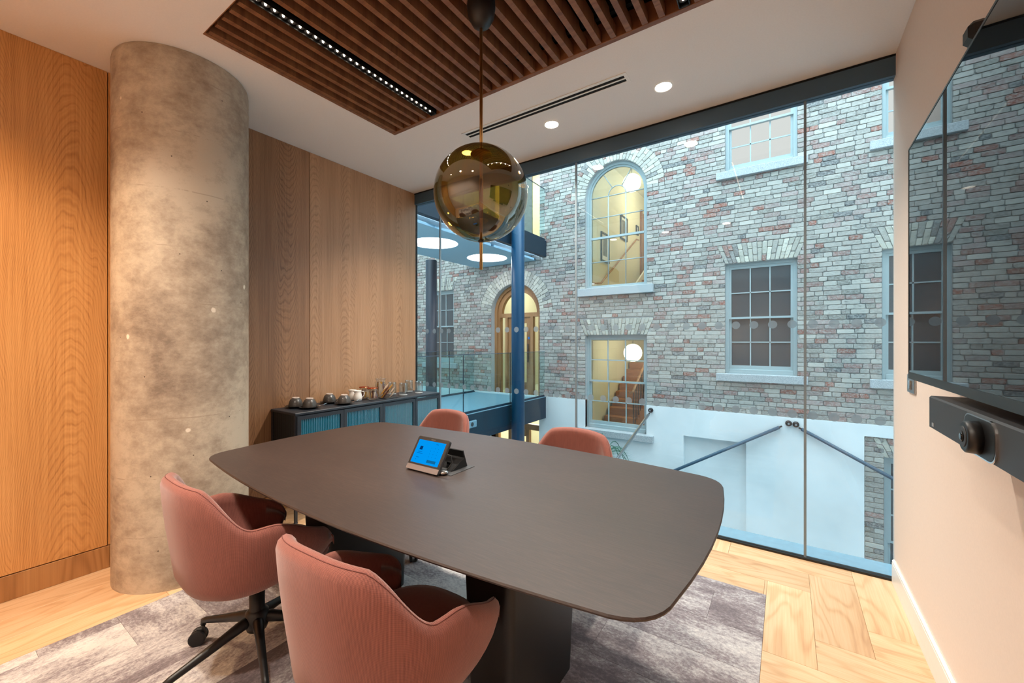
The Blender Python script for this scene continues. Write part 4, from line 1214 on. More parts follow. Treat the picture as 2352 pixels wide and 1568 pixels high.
for i, (q, tn) in enumerate(BR):
    if i in big:
        mb = MB(); cx = sum(p.x for p in q) / 8; cz = sum(p.y for p in q) / 8
        add_brick(mb, q, tn, cx, cz)
        o = mb.build('brick', M['brick']); o.location = (cx, F, cz)
        o.parent = fac; o.matrix_parent_inverse = fac.matrix_basis.inverted()
    else: add_brick(rest, q, tn)
o = rest.build('brickwork', M['brick']); o.location = (0, F, 0); o['kind'] = 'stuff'
o.parent = fac; o.matrix_parent_inverse = fac.matrix_basis.inverted()

# mortar backing with holes, reveals
def wall_with_holes(x0, x1, z0, z1, y, holes):
    xs = sorted(set([x0, x1] + [h[0] for h in holes] + [h[1] for h in holes])); zs = sorted(set([z0, z1] + [h[2] for h in holes] + [h[3] for h in holes]))
    xs = [x for x in xs if x0 <= x <= x1]; zs = [v for v in zs if z0 <= v <= z1]
    b = MB()
    for a, c in zip(xs, xs[1:]):
        for d, e in zip(zs, zs[1:]):
            mx, mz = (a + c) / 2, (d + e) / 2
            if any(h[0] < mx < h[1] and h[2] < mz < h[3] for h in holes): continue
            b.add([(a, y, d), (c, y, d), (c, y, e), (a, y, e)], [(0, 1, 2, 3)])
    return b
holes = []
for k, x0, x1, z0, z1 in OPEN:
    r = (x1 - x0) / 2; holes.append((x0, x1, z0, z1 + (r if k == 'arch' else 0)))
b = wall_with_holes(FX0, FX1, BZ0 - .02, BZ1 + .1, F, holes)
b.add([(.893, F, -2.72), (1.10, F, -2.72), (1.10, F, 0), (.893, F, 0)], [(0, 1, 2, 3)]).add([(1.10, F, -.273), (FX1, F, -.273), (FX1, F, 0), (1.10, F, 0)], [(0, 1, 2, 3)])
REV = .14
for k, x0, x1, z0, z1 in OPEN:
    d = REV if k == 'flat' else .16
    d = .30 if z0 < -3 or (k == 'arch' and z0 < 1) else d
    b.add([(x0, F - .008, z0), (x0, F + d, z0), (x0, F + d, z1), (x0, F - .008, z1)], [(0, 1, 2, 3)])
    b.add([(x1, F - .008, z0), (x1, F + d, z0), (x1, F + d, z1), (x1, F - .008, z1)], [(3, 2, 1, 0)])
    if k == 'flat': b.add([(x0, F, z1), (x1, F, z1), (x1, F + d, z1), (x0, F + d, z1)], [(0, 1, 2, 3)])
    else:
        r = (x1 - x0) / 2; cx = (x0 + x1) / 2; n = 28
        for i in range(n):
            t0, t1 = pi * i / n, pi * (i + 1) / n
            p0, p1 = (cx + r * cos(t0), z1 + r * sin(t0)), (cx + r * cos(t1), z1 + r * sin(t1))
            b.add([(p0[0], F, p0[1]), (p1[0], F, p1[1]), (p1[0], F + d, p1[1]), (p0[0], F + d, p0[1])], [(0, 1, 2, 3)])
            b.add([(p0[0], F, p0[1]), (p0[0], F, z1 + r), (p1[0], F, z1 + r), (p1[0], F, p1[1])], [(0, 1, 2, 3)])
b.build('mortar_face', M['mortar'], fac)

# white rendered base with its ledge and blind recess
rz = -3.3
base = MB()
hs = [(-5.546, -4.28, rz, -.02), (-3.252, -2.07, -.37, BZ0 + .01), (-1.448, -.523, rz, -.298), (.893, FX1, rz, -.003)]
yb = F - .035
bb2 = wall_with_holes(FX0, FX1, rz, BZ0, yb, hs)
bb2.add([(FX0, yb, BZ0), (-3.252, yb, BZ0), (-3.252, F + .01, BZ0), (FX0, F + .01, BZ0)], [(0, 1, 2, 3)]).add([(-2.07, yb, BZ0), (FX1, yb, BZ0), (FX1, F + .01, BZ0), (-2.07, F + .01, BZ0)], [(0, 1, 2, 3)])
def reveal(x0, x1, z0, z1, y0, y1, back):
    bb2.add([(x0, y0, z0), (x0, y1, z0), (x0, y1, z1), (x0, y0, z1)], [(0, 1, 2, 3)]); bb2.add([(x1, y0, z0), (x1, y1, z0), (x1, y1, z1), (x1, y0, z1)], [(3, 2, 1, 0)])
    bb2.add([(x0, y0, z1), (x1, y0, z1), (x1, y1, z1), (x0, y1, z1)], [(0, 1, 2, 3)])
    if back: bb2.add([(x0, y1, z0), (x1, y1, z0), (x1, y1, z1), (x0, y1, z1)], [(0, 1, 2, 3)])
reveal(-1.448, -.523, rz, -.298, yb, F + .06, True)
reveal(-5.546, -4.28, rz, -.02, yb, F + .3, False)
bb2.add([(-3.252, yb, -.37), (-3.252, F + .14, -.37), (-3.252, F + .14, BZ0), (-3.252, yb, BZ0)], [(0, 1, 2, 3)]).add([(-2.07, yb, -.37), (-2.07, F + .14, -.37), (-2.07, F + .14, BZ0), (-2.07, yb, BZ0)], [(3, 2, 1, 0)])
bb2.add([(.893, yb, rz), (.893, F + .01, rz), (.893, F + .01, 0), (.893, yb, 0)], [(0, 1, 2, 3)]).add([(.893, yb, -.003), (FX1, yb, -.003), (FX1, F + .01, -.003), (.893, F + .01, -.003)], [(0, 1, 2, 3)])
bb2.build('rendered_base', M['render'], fac)

# sash windows
def sash(x0, x1, z0, z1, pane_mat, cols=3, rows=(2, 2), y=F + .05, parent=fac, open_back=None, name='sash_window', fw=.045, sill_box=.07):
    b = MB()
    b.box((x0, y, z0), (x0 + fw, y + .10, z1)).box((x1 - fw, y, z0), (x1, y + .10, z1)).box((x0 + fw, y, z1 - fw), (x1 - fw, y + .10, z1)).box((x0 + fw, y, z0), (x1 - fw, y + .10, z0 + sill_box), .004)
    b.box((x0 + fw, y - .01, z0 + .0), (x1 - fw, y, z0 + .03))
    w = b.build(name, M['sash'], parent)
    ix0, ix1, iz0, iz1 = x0 + fw, x1 - fw, z0 + sill_box, z1 - fw
    mid = iz0 + (iz1 - iz0) * rows[0] / sum(rows)
    st = .035
    def one(za, zb, nr, yy, top):
        f = MB().box((ix0, yy, za), (ix0 + st, yy + .04, zb)).box((ix1 - st, yy, za), (ix1, yy + .04, zb)).box((ix0 + st, yy, zb - (.04 if top else .03)), (ix1 - st, yy + .04, zb)).box((ix0 + st, yy, za), (ix1 - st, yy + .04, za + (.03 if top else .06)))
        f.build('sash', M['sash'], w)
        a0, a1 = ix0 + st, ix1 - st; c0, c1 = za + (.03 if top else .06), zb - (.04 if top else .03)
        for i in range(1, cols):
            xx = a0 + (a1 - a0) * i / cols; MB().box((xx - .009, yy + .004, c0), (xx + .009, yy + .034, c1)).build('glazing_bar', M['sash'], w)
        for j in range(1, nr):
            zz = c0 + (c1 - c0) * j / nr; MB().box((a0, yy + .004, zz - .009), (a1, yy + .034, zz + .009)).build('glazing_bar', M['sash'], w)
        for i in range(cols):
            for j in range(nr):
                p0, p1 = a0 + (a1 - a0) * i / cols, a0 + (a1 - a0) * (i + 1) / cols; q0, q1 = c0 + (c1 - c0) * j / nr, c0 + (c1 - c0) * (j + 1) / nr
                MB().box((p0, yy + .018, q0), (p1, yy + .022, q1)).build('pane', pane_mat, w)
    one(iz0, mid + .015, rows[0], y + .05, False); one(mid - .015, iz1, rows[1], y + .012, True)
    return w
def sill(x0, x1, zt, h=.12, over=.13, y1=F + .06, pr=.075):
    o = MB().box((x0 - over, F - pr, zt - h), (x1 + over, y1, zt), .006).build('stone_sill', M['granite'], fac)
sash(*OPEN[2][1:], M['darkpane']); sill(-.817, .136, .785)
sash(*OPEN[3][1:], M['darkpane']); sill(1.081, 2.034, .785)
sash(*OPEN[4][1:], M['darkpane']); sill(-7.58, -6.68, .77)
sash(*OPEN[6][1:], M['litpane']); sill(-.817, .136, 4.03)
sash(*OPEN[7][1:], M['litpane']); sill(1.081, 2.034, 4.03)
sash(*OPEN[9][1:], M['darkpane']); sill(-7.58, -6.68, 3.95)
sash(*OPEN[11][1:], M['darkpane'], rows=(3, 3))
sash(*OPEN[1][1:], M['wglass'], y=F + .07); sill(-3.252, -2.07, -.37, over=.13, pr=.11)
# arched window
def arched_sash():
    k, x0, x1, z0, zs = OPEN[0]; y = F + .07; r = (x1 - x0) / 2; cx = (x0 + x1) / 2; fw = .045
    def arc(rr, t): return (cx + rr * cos(t), zs + rr * sin(t))
    def arcring(mb, r0, r1, y0, y1, n=28):
        for i in range(n):
            t0, t1 = pi * i / n, pi * (i + 1) / n
            a, b2, c, d = arc(r0, t0), arc(r1, t0), arc(r1, t1), arc(r0, t1)
            mb.add([(a[0], y0, a[1]), (b2[0], y0, b2[1]), (c[0], y0, c[1]), (d[0], y0, d[1]), (a[0], y1, a[1]), (b2[0], y1, b2[1]), (c[0], y1, c[1]), (d[0], y1, d[1])], [(0, 1, 2, 3), (0, 3, 7, 4), (1, 5, 6, 2), (7, 6, 5, 4)])
    b = MB(); b.box((x0, y, z0), (x0 + fw, y + .1, zs)).box((x1 - fw, y, z0), (x1, y + .1, zs)).box((x0 + fw, y, z0), (x1 - fw, y + .1, z0 + .06)); arcring(b, r - fw, r, y, y + .1)
    w = b.build('arched_window', M['sash'], fac)
    b = MB(); b.box((x0 + fw, y + .03, z0 + .06), (x0 + .08, y + .07, zs)).box((x1 - .08, y + .03, z0 + .06), (x1 - fw, y + .07, zs)); arcring(b, r - .08, r - fw, y + .03, y + .07)
    mid = z0 + .06 + (zs - z0) * .52
    b.box((x0 + .08, y + .02, mid - .02), (x1 - .08, y + .07, mid + .02)); b.build('sash', M['sash'], w)
    xi0, xi1 = x0 + .08, x1 - .08; wd = (xi1 - xi0) / 3
    def bar(a, c):
        MB().tube([(a[0], y + .045, a[1]), (c[0], y + .045, c[1])], .009, 6).build('glazing_bar', M['sash'], w)
    for i in (1, 2): bar((xi0 + wd * i, z0 + .06), (xi0 + wd * i, zs))
    hz = (z0 + .06, mid, zs)
    bar((xi0, zs), (xi1, zs)); bar((xi0, (z0 + .06 + mid) / 2), (xi1, (z0 + .06 + mid) / 2)); bar((xi0, mid + (zs - mid) / 2), (xi1, mid + (zs - mid) / 2))
    ar = wd / 2
    MB().tube([(cx + ar * cos(pi * i / 14), y + .045, zs + ar * sin(pi * i / 14)) for i in range(15)], .009, 6).build('glazing_bar', M['sash'], w)
    for t in (radians(58), radians(122)): bar(arc(ar, t), arc(r - .08, t))
    zl = [z0 + .06, (z0 + .06 + mid) / 2, mid, mid + (zs - mid) / 2, zs]
    for i in range(3):
        for a, c in zip(zl, zl[1:]): MB().box((xi0 + wd * i, y + .05, a), (xi0 + wd * (i + 1), y + .053, c)).build('pane', M['wglass'], w)
    ri = r - .08
    def fan(ts, inner):
        pts = [arc(ri, t) for t in ts] + [arc(inner, t) for t in ts[::-1]]
        MB().prism([(p[0], p[1]) for p in pts], y + .05, y + .053, lambda a, c, yy: (a, yy, c)).build('pane', M['wglass'], w)
    for a, c in ((0, 58), (58, 122), (122, 180)): fan([radians(a + (c - a) * i / 8) for i in range(9)], ar)
    fan([radians(180 * i / 12) for i in range(13)], .001)
    sill(x0, x1, z0, h=.15, over=.13, pr=.1)
arched_sash()

# ------------------------------------------------------------------ rooms behind the openings
def room_box(name, x0, x1, y0, y1, z0, z1, mat, open_front=True):
    t = .03; n = name[5:]
    for nm, a, c in (('wall_' + n + '_left', (x0 - t, y0, z0), (x0, y1, z1)), ('wall_' + n + '_right', (x1, y0, z0), (x1 + t, y1, z1)), ('wall_' + n + '_end', (x0 - t, y1, z0), (x1 + t, y1 + t, z1)),
                     ('floor_' + n, (x0 - t, y0, z0 - t), (x1 + t, y1 + t, z0)), ('ceiling_' + n, (x0 - t, y0, z1), (x1 + t, y1 + t, z1 + t))):
        struct(MB().box(a, c).build(nm, mat))
yi = F + .36
room_box('wall_stairwell_upper', -3.38, -1.2, yi, 12.6, 1.62, 5.4, M['cream'])
room_box('wall_stairwell_lower', -3.38, -1.2, yi, 12.0, -3.2, 1.54, M['cream'])
room_box('wall_bridge_lobby', -5.8, -3.9, yi, 10.4, .10, 3.0, M['cream'])
room_box('wall_upper_lobby', -5.8, -3.9, yi, 9.4, 3.40, 5.9, M['cream'])
room_box('wall_ground_lobby', -5.8, -3.9, yi, 9.6, -3.25, .02, M['cream'])
b = MB()   # inner linings between the facade and those rooms
for x0, x1, z0, z1 in ((-3.252, -2.07, 2.32, 4.68), (-3.252, -2.07, -.37, 1.42)):
    b.box((-3.38, yi - .02, z0 - 1.0), (x0 - .0, yi, z1 + .3)).box((x1, yi - .02, z0 - 1.0), (-1.2, yi, z1 + .3)).box((x0, yi - .02, z0 - 1.0), (x1, yi, z0 - .06))
    b.box((x0 - .02, F + .17, z0), (x0, yi, z1)).box((x1, F + .17, z0), (x1 + .02, yi, z1))
struct(b.build('trim_2', M['cream']))
WI = (1.0, .95, .80)
def globe_lamp(x, y, z, r, ztop, e, lb):
    t = thing('hanging_globe_lamp', (x, y, z), lb, 'pendant lamp', 'white globe lamps in the stairwell')
    MB().sphere((x, y, z), r, 32, 18).build('opal_shade', M['globe'], t)
    MB().cyl((x, y, z + r), (x, y, ztop), .006, 8).build('rod', M['black'], t)
    lamp('globe_lamp', 'POINT', (x, y, z), e, WI, size=r * 1.02, parent=t)
globe_lamp(-2.72, 8.6, 4.67, .19, 5.4, 60, 'lit white globe lamp behind the arched window')
globe_lamp(-2.70, 8.6, 1.06, .19, 1.54, 46, 'lit white globe lamp behind the lower sash window')
lamp('stairwell_glow', 'POINT', (-2.2, 10.4, 4.9), 60, WI, size=.2)
lamp('stairwell_low_glow', 'POINT', (-2.0, 9.6, 1.2), 30, WI, size=.2)
lamp('bridge_lobby_light', 'AREA', (-4.9, 8.9, 2.95), 42, WI, size=1.2)
lamp('upper_lobby_light', 'AREA', (-4.9, 8.6, 5.85), 85, WI, size=1.0)
struct(MB().box((-5.55, F + .31, 3.43), (-4.66, F + .34, 5.7)).build('wall_upper_lobby_reflection', plain('reflection_taupe', (120, 112, 102), .7, noise=.2, nscale=14)))  # added panel, coloured to stand in for bricks reflected in the glass
lamp('ground_lobby_light', 'AREA', (-4.9, 8.6, -.02), 60, WI, size=1.0)

def picture(y0, y1, z0, z1, lb, slope=0):
    p = thing('picture_frame', (-3.38, (y0 + y1) / 2, z0), lb, 'picture', 'framed pictures up the stairwell wall')
    x = -3.378
    b = MB(); w = .035
    b.box((x, y0, z0), (x + .03, y0 + w, z1)).box((x, y1 - w, z0), (x + .03, y1, z1)).box((x, y0 + w, z0), (x + .03, y1 - w, z0 + w)).box((x, y0 + w, z1 - w), (x + .03, y1 - w, z1))
    b.build('frame', M['black'], p)
    MB().box((x, y0 + w, z0 + w), (x + .012, y1 - w, z1 - w)).build('mount', M['porcelain'], p)
    MB().box((x + .012, y0 + .12, z0 + .14), (x + .014, y1 - .12, z1 - .1)).build('print', plain('grey_photo_print', (96, 96, 94), .4, noise=.5, nscale=9), p)
picture(8.49, 8.97, 3.07, 3.72, 'black framed picture lowest on the stairwell wall')
picture(9.75, 10.25, 3.83, 4.42, 'black framed picture higher up the stairwell wall')
picture(11.0, 11.2, 4.2, 4.45, 'small black framed picture beside the stairwell door')
h = thing('wall_handrail', (-3.34, 9.6, 3.2), 'thin wooden handrail rising along the stairwell wall', 'handrail')
MB().tube([(-3.31, 7.95, 2.50), (-3.31, 8.35, 2.56), (-3.31, 10.85, 4.02), (-3.31, 11.05, 4.04)], .02, 10).build('rail', M['woodint'], h)
for y in (8.6, 9.2, 9.8, 10.4): MB().tube([(-3.378, y, 2.56 + (y - 8.35) * .584 - .06), (-3.31, y, 2.56 + (y - 8.35) * .584 - .02)], .006, 6).build('bracket', M['steel'], h)
d = thing('stairwell_door', (-3.36, 11.8, 3.2), 'brown wooden door at the head of the stairs behind the arched window', 'door')
MB().box((-3.38, 11.44, 3.15), (-3.34, 12.3, 4.9)).build('door_leaf', M['woodint'], d); MB().box((-3.38, 11.38, 3.15), (-3.32, 11.44, 4.96)).build('architrave', M['woodint'], d)
st = thing('upper_stairs', (-2.5, 9.5, 1.7), 'pale stair flight rising behind the foot of the arched window', 'staircase')
for i in range(11):
    y = 8.6 + .27 * i; z = 1.85 + .158 * i
    MB().box((-2.98, y, 1.64), (-1.9, y + .27, z)).build('step', M['cream'], st); MB().box((-2.98, y - .02, z), (-1.9, y + .27, z + .03)).build('tread', M['stairoak'], st)
MB().prism([(8.5, 1.7), (11.6, 3.52), (11.6, 3.76), (8.5, 1.95)], -3.02, -2.98, lambda y, z, x: (x, y, z)).build('stringer', M['porcelain'], st)
st = thing('lower_stairs', (-3.0, 9.2, -.6), 'oak stair flight with dark balusters behind the lower sash window', 'staircase')
for i in range(9):
    y = 8.35 + .25 * i; z = -.50 + .158 * i
    MB().box((-3.34, y, -1.0), (-2.62, y + .25, z - .001), 0).build('step', M['stairoak'], st)
for i in range(15):
    y = 8.38 + .12 * i; z = -.52 + .632 * (y - 8.35)
    MB().cyl((-2.62, y, z), (-2.62, y, z + .78), .010, 6).build('baluster', M['black'], st)
MB().tube([(-2.62, 8.2, .26), (-2.62, 8.36, .27), (-2.62, 10.2, 1.44)], .026, 8).build('banister', M['woodint'], st)
b = thing('stairwell_dado', (-1.6, 11.5, -.5), 'pale panelled lining at the back of the lower stairwell', 'wall panelling')
MB().box((-3.38, 11.9, -3.2), (-1.2, 11.98, .55)).build('dado_panel', M['porcelain'], b)

# arched timber door on the bridge
def arched_door():
    k, x0, x1, z0, zs = OPEN[5]; y = F + .16; r = (x1 - x0) / 2; cx = (x0 + x1) / 2
    d = thing('arched_doorway', (cx, F + .2, z0), 'arched oak door frame with glazed doors and lit fanlight on the bridge', 'door')
    b = MB()
    def arc(rr, t): return (cx + rr * cos(t), zs + rr * sin(t))
    for r0, r1, y0, y1 in ((r - .07, r - .0, y - .04, y + .1), (r - .17, r - .07, y, y + .1)):
        n = 28
        for i in range(n):
            t0, t1 = pi * i / n, pi * (i + 1) / n; a, b2, c, e = arc(r0, t0), arc(r1, t0), arc(r1, t1), arc(r0, t1)
            b.add([(a[0], y0, a[1]), (b2[0], y0, b2[1]), (c[0], y0, c[1]), (e[0], y0, e[1]), (a[0], y1, a[1]), (e[0], y1, e[1])], [(0, 1, 2, 3), (0, 3, 5, 4)])
    b.box((x0, y - .04, z0), (x0 + .07, y + .1, zs)).box((x1 - .07, y - .04, z0), (x1, y + .1, zs)).box((x0 + .07, y, zs - .09), (x1 - .07, y + .1, zs))
    b.box((x0 + .07, y, z0), (x0 + .13, y + .1, zs - .09)).box((x1 - .13, y, z0), (x1 - .07, y + .1, zs - .09))
    b.box((x0 + .27, y, z0), (x0 + .33, y + .1, zs - .09)).box((x1 - .33, y, z0), (x1 - .27, y + .1, zs - .09))
    b.build('door_frame', M['woodint'], d)
    lx0, lx1 = x0 + .335, x1 - .335; zt2 = zs - .095
    b = MB().box((lx0, y + .03, z0), (lx0 + .11, y + .07, zt2)).box((lx1 - .11, y + .03, z0), (lx1, y + .07, zt2)).box((lx0 + .11, y + .03, z0), (lx1 - .11, y + .07, z0 + .3)).box((lx0 + .11, y + .03, zt2 - .13), (lx1 - .11, y + .07, zt2))
    b.build('door_leaf', M['woodint'], d)
    MB().box((lx0 + .11, y + .045, z0 + .3), (lx1 - .11, y + .05, zt2 - .13)).build('pane', M['wglass'], d)
    for a, c in ((x0 + .13, x0 + .27), (x1 - .27, x1 - .13)): MB().box((a, y + .045, z0), (c, y + .05, zs - .09)).build('side_light', M['wglass'], d)
    MB().prism([arc(r - .17, pi * i / 20) for i in range(21)], y + .045, y + .05, lambda a, c, yy: (a, yy, c)).build('fanlight', M['wglass'], d)
    MB().tube([(lx1 - .06, y + .0, z0 + .75), (lx1 - .06, y + .0, z0 + 1.15)], .013, 10).build('pull_handle', M['black'], d)
    MB().box((lx1 - .075, y + .024, z0 + 1.25), (lx1 - .03, y + .03, z0 + 1.30)).build('blue_sign', plain('blue_door_sign', (20, 110, 190), .4), d)
arched_door()
# ground-floor timber screen under the bridge
d = thing('ground_floor_screen', (-4.9, F + .2, -3.2), 'timber framed glazed screen under the bridge, mostly hidden', 'door')
b = MB(); y = F + .16
for a, c in ((-5.546, -5.47), (-5.19, -5.12), (-4.72, -4.65), (-4.36, -4.28)): b.box((a, y, -3.2), (c, y + .1, -.62))
b.box((-5.546, y, -.62), (-4.28, y + .1, -.5)); b.build('screen_frame', M['woodint'], d)
MB().box((-5.1, y + .02, -3.2), (-4.74, y + .06, -2.4)).box((-5.1, y + .02, -.78), (-4.74, y + .06, -.63)).build('door_leaf', M['woodint'], d)
MB().box((-5.5, y + .045, -3.2), (-4.3, y + .05, -.62)).build('pane', M['wglass'], d)
p = tag(MB().box((-4.62, F + .9, .1), (-4.45, F + 1.3, .95)).build('side_table', M['woodint']), 'low wooden side table glimpsed through the arched doorway', 'table')

# ------------------------------------------------------------------ BRIDGE, UPPER WALKWAY, COLUMNS
bx0, bx1 = -6.05, -4.116
br = thing('footbridge', ((bx0 + bx1) / 2, 5.3, -.28), 'pale footbridge with dark steel edge beams crossing the atrium at this floor', 'footbridge')
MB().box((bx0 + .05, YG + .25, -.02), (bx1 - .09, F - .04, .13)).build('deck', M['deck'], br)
MB().box((bx1 - .09, YG + .25, -.28), (bx1, F - .04, .155)).build('edge_beam', M['bluedark'], br)
MB().box((bx0 - .04, YG + .25, -.28), (bx0 + .05, F - .04, .155)).build('edge_beam', M['bluedark'], br)
MB().box((bx0 + .05, YG + .25, -.24), (bx1 - .09, F - .04, -.22)).build('underside', M['render'], br)
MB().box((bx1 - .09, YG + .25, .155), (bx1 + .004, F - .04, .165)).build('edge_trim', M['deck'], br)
def balustrade(x, ys, z0, z1, lb, name='glass_balustrade'):
    t = thing(name, (x, (ys[0] + ys[-1]) / 2, z0), lb, 'balustrade', 'clear glass balustrades along the bridges')
    for a, c in zip(ys, ys[1:]):
        MB().box((x - .007, a + .006, z0), (x + .007, c - .006, z1)).build('glass_panel', M['bglass'], t)
    MB().box((x - .011, ys[0], z0 - .01), (x + .011, ys[-1], z0 + .035)).build('base_channel', M['bluedark'], t)
    for c in ys[1:-1]: MB().box((x - .006, c - .005, z0 + .035), (x + .006, c + .005, z1)).build('joint', M['bluedark'], t)
    MB().box((x - .009, ys[0], z1), (x + .009, ys[-1], z1 + .008)).build('top_edge', M['frame'], t)
balustrade(-4.15, [3.3, 4.81, 6.1, F - .04], .165, 1.09, 'glass balustrade on the near side of the footbridge')
balustrade(-6.03, [3.3, 4.6, 5.9, 6.53, F - .04], .13, 1.09, 'glass balustrade on the far side of the footbridge')
up = thing('upper_walkway', ((bx0 + bx1) / 2, 5.3, 3.0), 'upper walkway with dark blue beam and pale underside with round lights', 'walkway')
MB().box((bx1 - .10, YG + .25, 3.05), (bx1, F - .02, 3.38)).build('edge_beam', M['bluedark'], up)
MB().box((bx0, YG + .25, 3.12), (bx1 - .10, F - .02, 3.36)).build('slab', M['render'], up)
# soffit with two round openings
SXA, SXB = -5.95, -4.36
lights = [(-5.06, 6.60), (-5.06, 5.10), (-5.06, 3.75)]
b = MB(); LR = .41
segs = [(YG + .3, 4.42), (4.42, 5.85), (5.85, F - .02)]
for (cx, cy), (ya, yb2) in zip(lights[::-1], segs):
    n = 32; sq = []
    for i in range(n):
        t = 2 * pi * i / n; c, s = cos(t), sin(t)
        tx_ = ((SXB - cx) / c if c > 0 else (SXA - cx) / c) if abs(c) > 1e-6 else 1e9
        ty_ = ((yb2 - cy) / s if s > 0 else (ya - cy) / s) if abs(s) > 1e-6 else 1e9
        k = min(tx_, ty_); sq.append((cx + k * c, cy + k * s))
    v = []
    for z in (3.0, 3.04):
        v += [(cx + LR * cos(2 * pi * i / n), cy + LR * sin(2 * pi * i / n), z) for i in range(n)]
        v += [(p[0], p[1], z) for p in sq]
    f = []
    for i in range(n):
        j = (i + 1) % n
        f += [(i, n + i, n + j, j), (2 * n + i, 2 * n + j, 3 * n + j, 3 * n + i), (i, j, 2 * n + j, 2 * n + i), (n + i, 3 * n + i, 3 * n + j, n + j)]
    b.add(v, f)
    for X in (SXA, SXB):
        for Y in (ya, yb2):
            # corner patches
            near = sorted(range(n), key=lambda q: (sq[q][0] - X) ** 2 + (sq[q][1] - Y) ** 2)[:2]
            p0, p1 = sq[near[0]], sq[near[1]]
            for z in (3.0, 3.04): b.add([(p0[0], p0[1], z), (X, Y, z), (p1[0], p1[1], z)], [(0, 1, 2)])
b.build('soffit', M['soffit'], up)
MB().box((SXB + .02, YG + .3, 3.10), (bx1 - .11, F - .03, 3.112)).build('cove_strip', M['cove'], up)
for (cx, cy), lb in zip(lights, ('large round ceiling light under the upper walkway, nearest the arched door', 'large round ceiling light under the upper walkway, beside the oak wall edge', 'large round ceiling light under the upper walkway, hidden behind the oak wall')):
    t = thing('round_ceiling_light', (cx, cy, 3.0), lb, 'ceiling light', 'large round lights under the upper walkway')
    MB().lathe([(LR - .001, 2.999), (LR - .004, 3.06)], (cx, cy, 0), 48).build('rim', M['white'], t)
    MB().lathe([(LR - .004, 3.055), (.0001, 3.056)], (cx, cy, 0), 48).build('diffuser', M['litcool'], t)
    lamp('round_light_lamp', 'AREA', (cx, cy, 3.02), 11, (.86, .93, 1.0), size=.7, parent=t)
balustrade(-4.15, [3.3, 4.81, 6.1, F - .04], 3.39, 4.45, 'glass balustrade on the upper walkway above the dark beam')
for i, (cx, cy, z1) in enumerate(((-3.975, 6.09, 6.5), (-6.19, 6.15, 3.0))):
    t = thing('steel_column', (cx, cy, -3.2), ('bright petrol-blue round steel column in front of the arched door', 'dark blue round steel column at the far side of the bridge')[i], 'column', None)
    MB().lathe([(.117, -3.2), (.117, z1)], (cx, cy, 0), 48, cap=True).build('shaft', M['bluecol'] if i == 0 else M['bluedark'], t)
    MB().lathe([(.19, -3.2), (.19, -3.17), (.118, -3.17)], (cx, cy, 0), 32).build('base_plate', M['bluedark'], t)
    if i == 0:
        for z in (.10, -.13): MB().box((bx1, cy - .03, z), (cx - .1, cy + .03, z + .012)).build('bracket', M['steel'], t)
t = thing('wall_box', (-4.05, 4.85, -.05), 'small pale junction box on the dark bridge beam behind the chair', 'junction box')
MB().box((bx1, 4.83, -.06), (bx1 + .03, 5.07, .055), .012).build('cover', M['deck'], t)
MB().tube([(bx1 + .03, 4.95, 0), (bx1 + .036, 4.95, 0)], [.035, .03], 20).build('knockout', M['grey_plastic'], t)

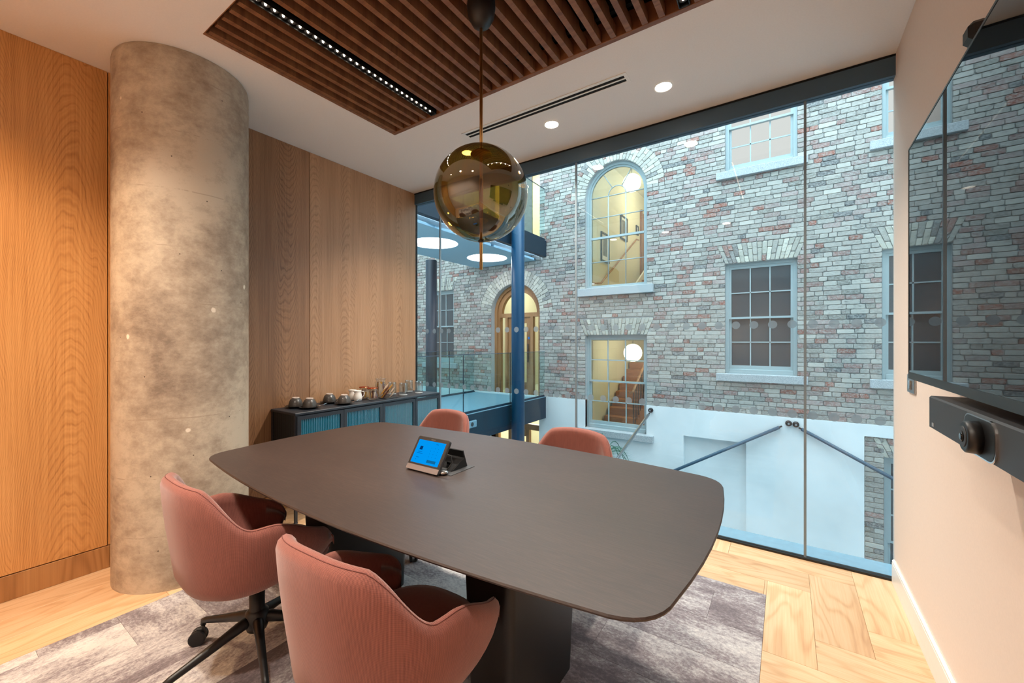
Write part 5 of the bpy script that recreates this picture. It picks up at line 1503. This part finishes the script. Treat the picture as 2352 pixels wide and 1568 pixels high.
# tie rods and their round wall fixings
def rod(p0, p1, lb, mat):
    t = thing('tie_rod', p0, lb, 'rod', 'steel rods fixed to the white facade base')
    a, c = Vector(p0), Vector(p1); dr = (c - a).normalized()
    MB().cyl(a + dr * .10, c, .024, 14).build('shaft', mat, t)
    MB().tube([a + dr * .06, a + dr * .10], [.012, .012], 8).build('fork', M['black'], t)
rod((-1.986, F - .06, .065), (-2.45, 4.9, -1.25), 'bright steel rod sloping down towards the room beside the lower sash window', M['steel'])
rod((.0, F - .06, .06), (-2.3, F - .22, -1.32), 'dark steel rod running down to the left from the paired wall fixings', M['frame'])
rod((.10, F - .06, .06), (2.2, F - .22, -1.06), 'dark steel rod running down to the right from the paired wall fixings', M['frame'])
for (x, z), lb in zip(((-1.99, .083), (.03, .078), (.12, .072)), ('round black wall fixing at the head of the bright rod', 'round black wall fixing, left one of the pair', 'round black wall fixing, right one of the pair')):
    t = thing('wall_fixing', (x, F - .05, z), lb, 'wall fixing', 'round black fixings on the facade base')
    MB().tube([(x, yb, z), (x, yb - .03, z), (x, yb - .05, z)], [.042, .042, .028], 20).build('disc', M['black'], t); MB().tube([(x, yb - .05, z), (x, yb - .07, z)], [.016, .014], 12).build('stud', M['steel'], t)

# atrium ground, side walls, palm
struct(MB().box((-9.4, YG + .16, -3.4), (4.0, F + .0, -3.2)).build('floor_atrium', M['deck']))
struct(MB().box((-9.5, YG, -3.4), (-9.3, 8, 8)).build('wall_atrium_left', M['render']))
struct(MB().box((3.9, YG, -3.4), (4.1, 8, 8)).build('wall_atrium_right', M['render']))
def palm(x, y, z0, zt, lb):
    t = thing('potted_palm', (x, y, z0), lb, 'palm')
    MB().lathe([(.0001, 0), (.2, 0), (.26, .5), (.24, .5), (.23, .44), (.0001, .43)], (x, y, z0), 28).build('planter', M['pot'], t)
    MB().tube([(x, y, z0 + .43), (x + .03, y, z0 + 1.3), (x - .02, y, zt - .45)], [.04, .032, .022], 10).build('trunk', M['stairoak'], t)
    r = random.Random(3)
    for k in range(15):
        a = 2 * pi * k / 15 + r.uniform(-.2, .2); ln = r.uniform(.36, .5); lift = r.uniform(.25, .5)
        mb = MB(); pts = []
        for i in range(9):
            s = i / 8; pts.append(Vector((x - .02 + cos(a) * ln * s, y + sin(a) * ln * s, zt - .45 + lift * sin(pi * .75 * s) * 1.2 - .25 * s * s)))
        mb.tube(pts, [.006] * 8 + [.002], 5)
        for i in range(2, 9):
            for sd in (-1, 1):
                for q in (0, .5):
                    p = pts[i - 1].lerp(pts[i], q); side = Vector((-sin(a), cos(a), 0)) * sd; fwd = Vector((cos(a), sin(a), -.25))
                    tip = p + side * .15 * (1.1 - i / 12) + fwd * .16
                    mb.add([tuple(p), tuple(p + fwd * .02), tuple(tip)], [(0, 1, 2)])
        mb.build('frond', M['leaf'], t)
palm(-2.62, 6.72, -3.2, -.36, 'tall green palm whose leaf tips show beside the far right chair')
print('bricks', len(BR), 'boards', n_b[0])
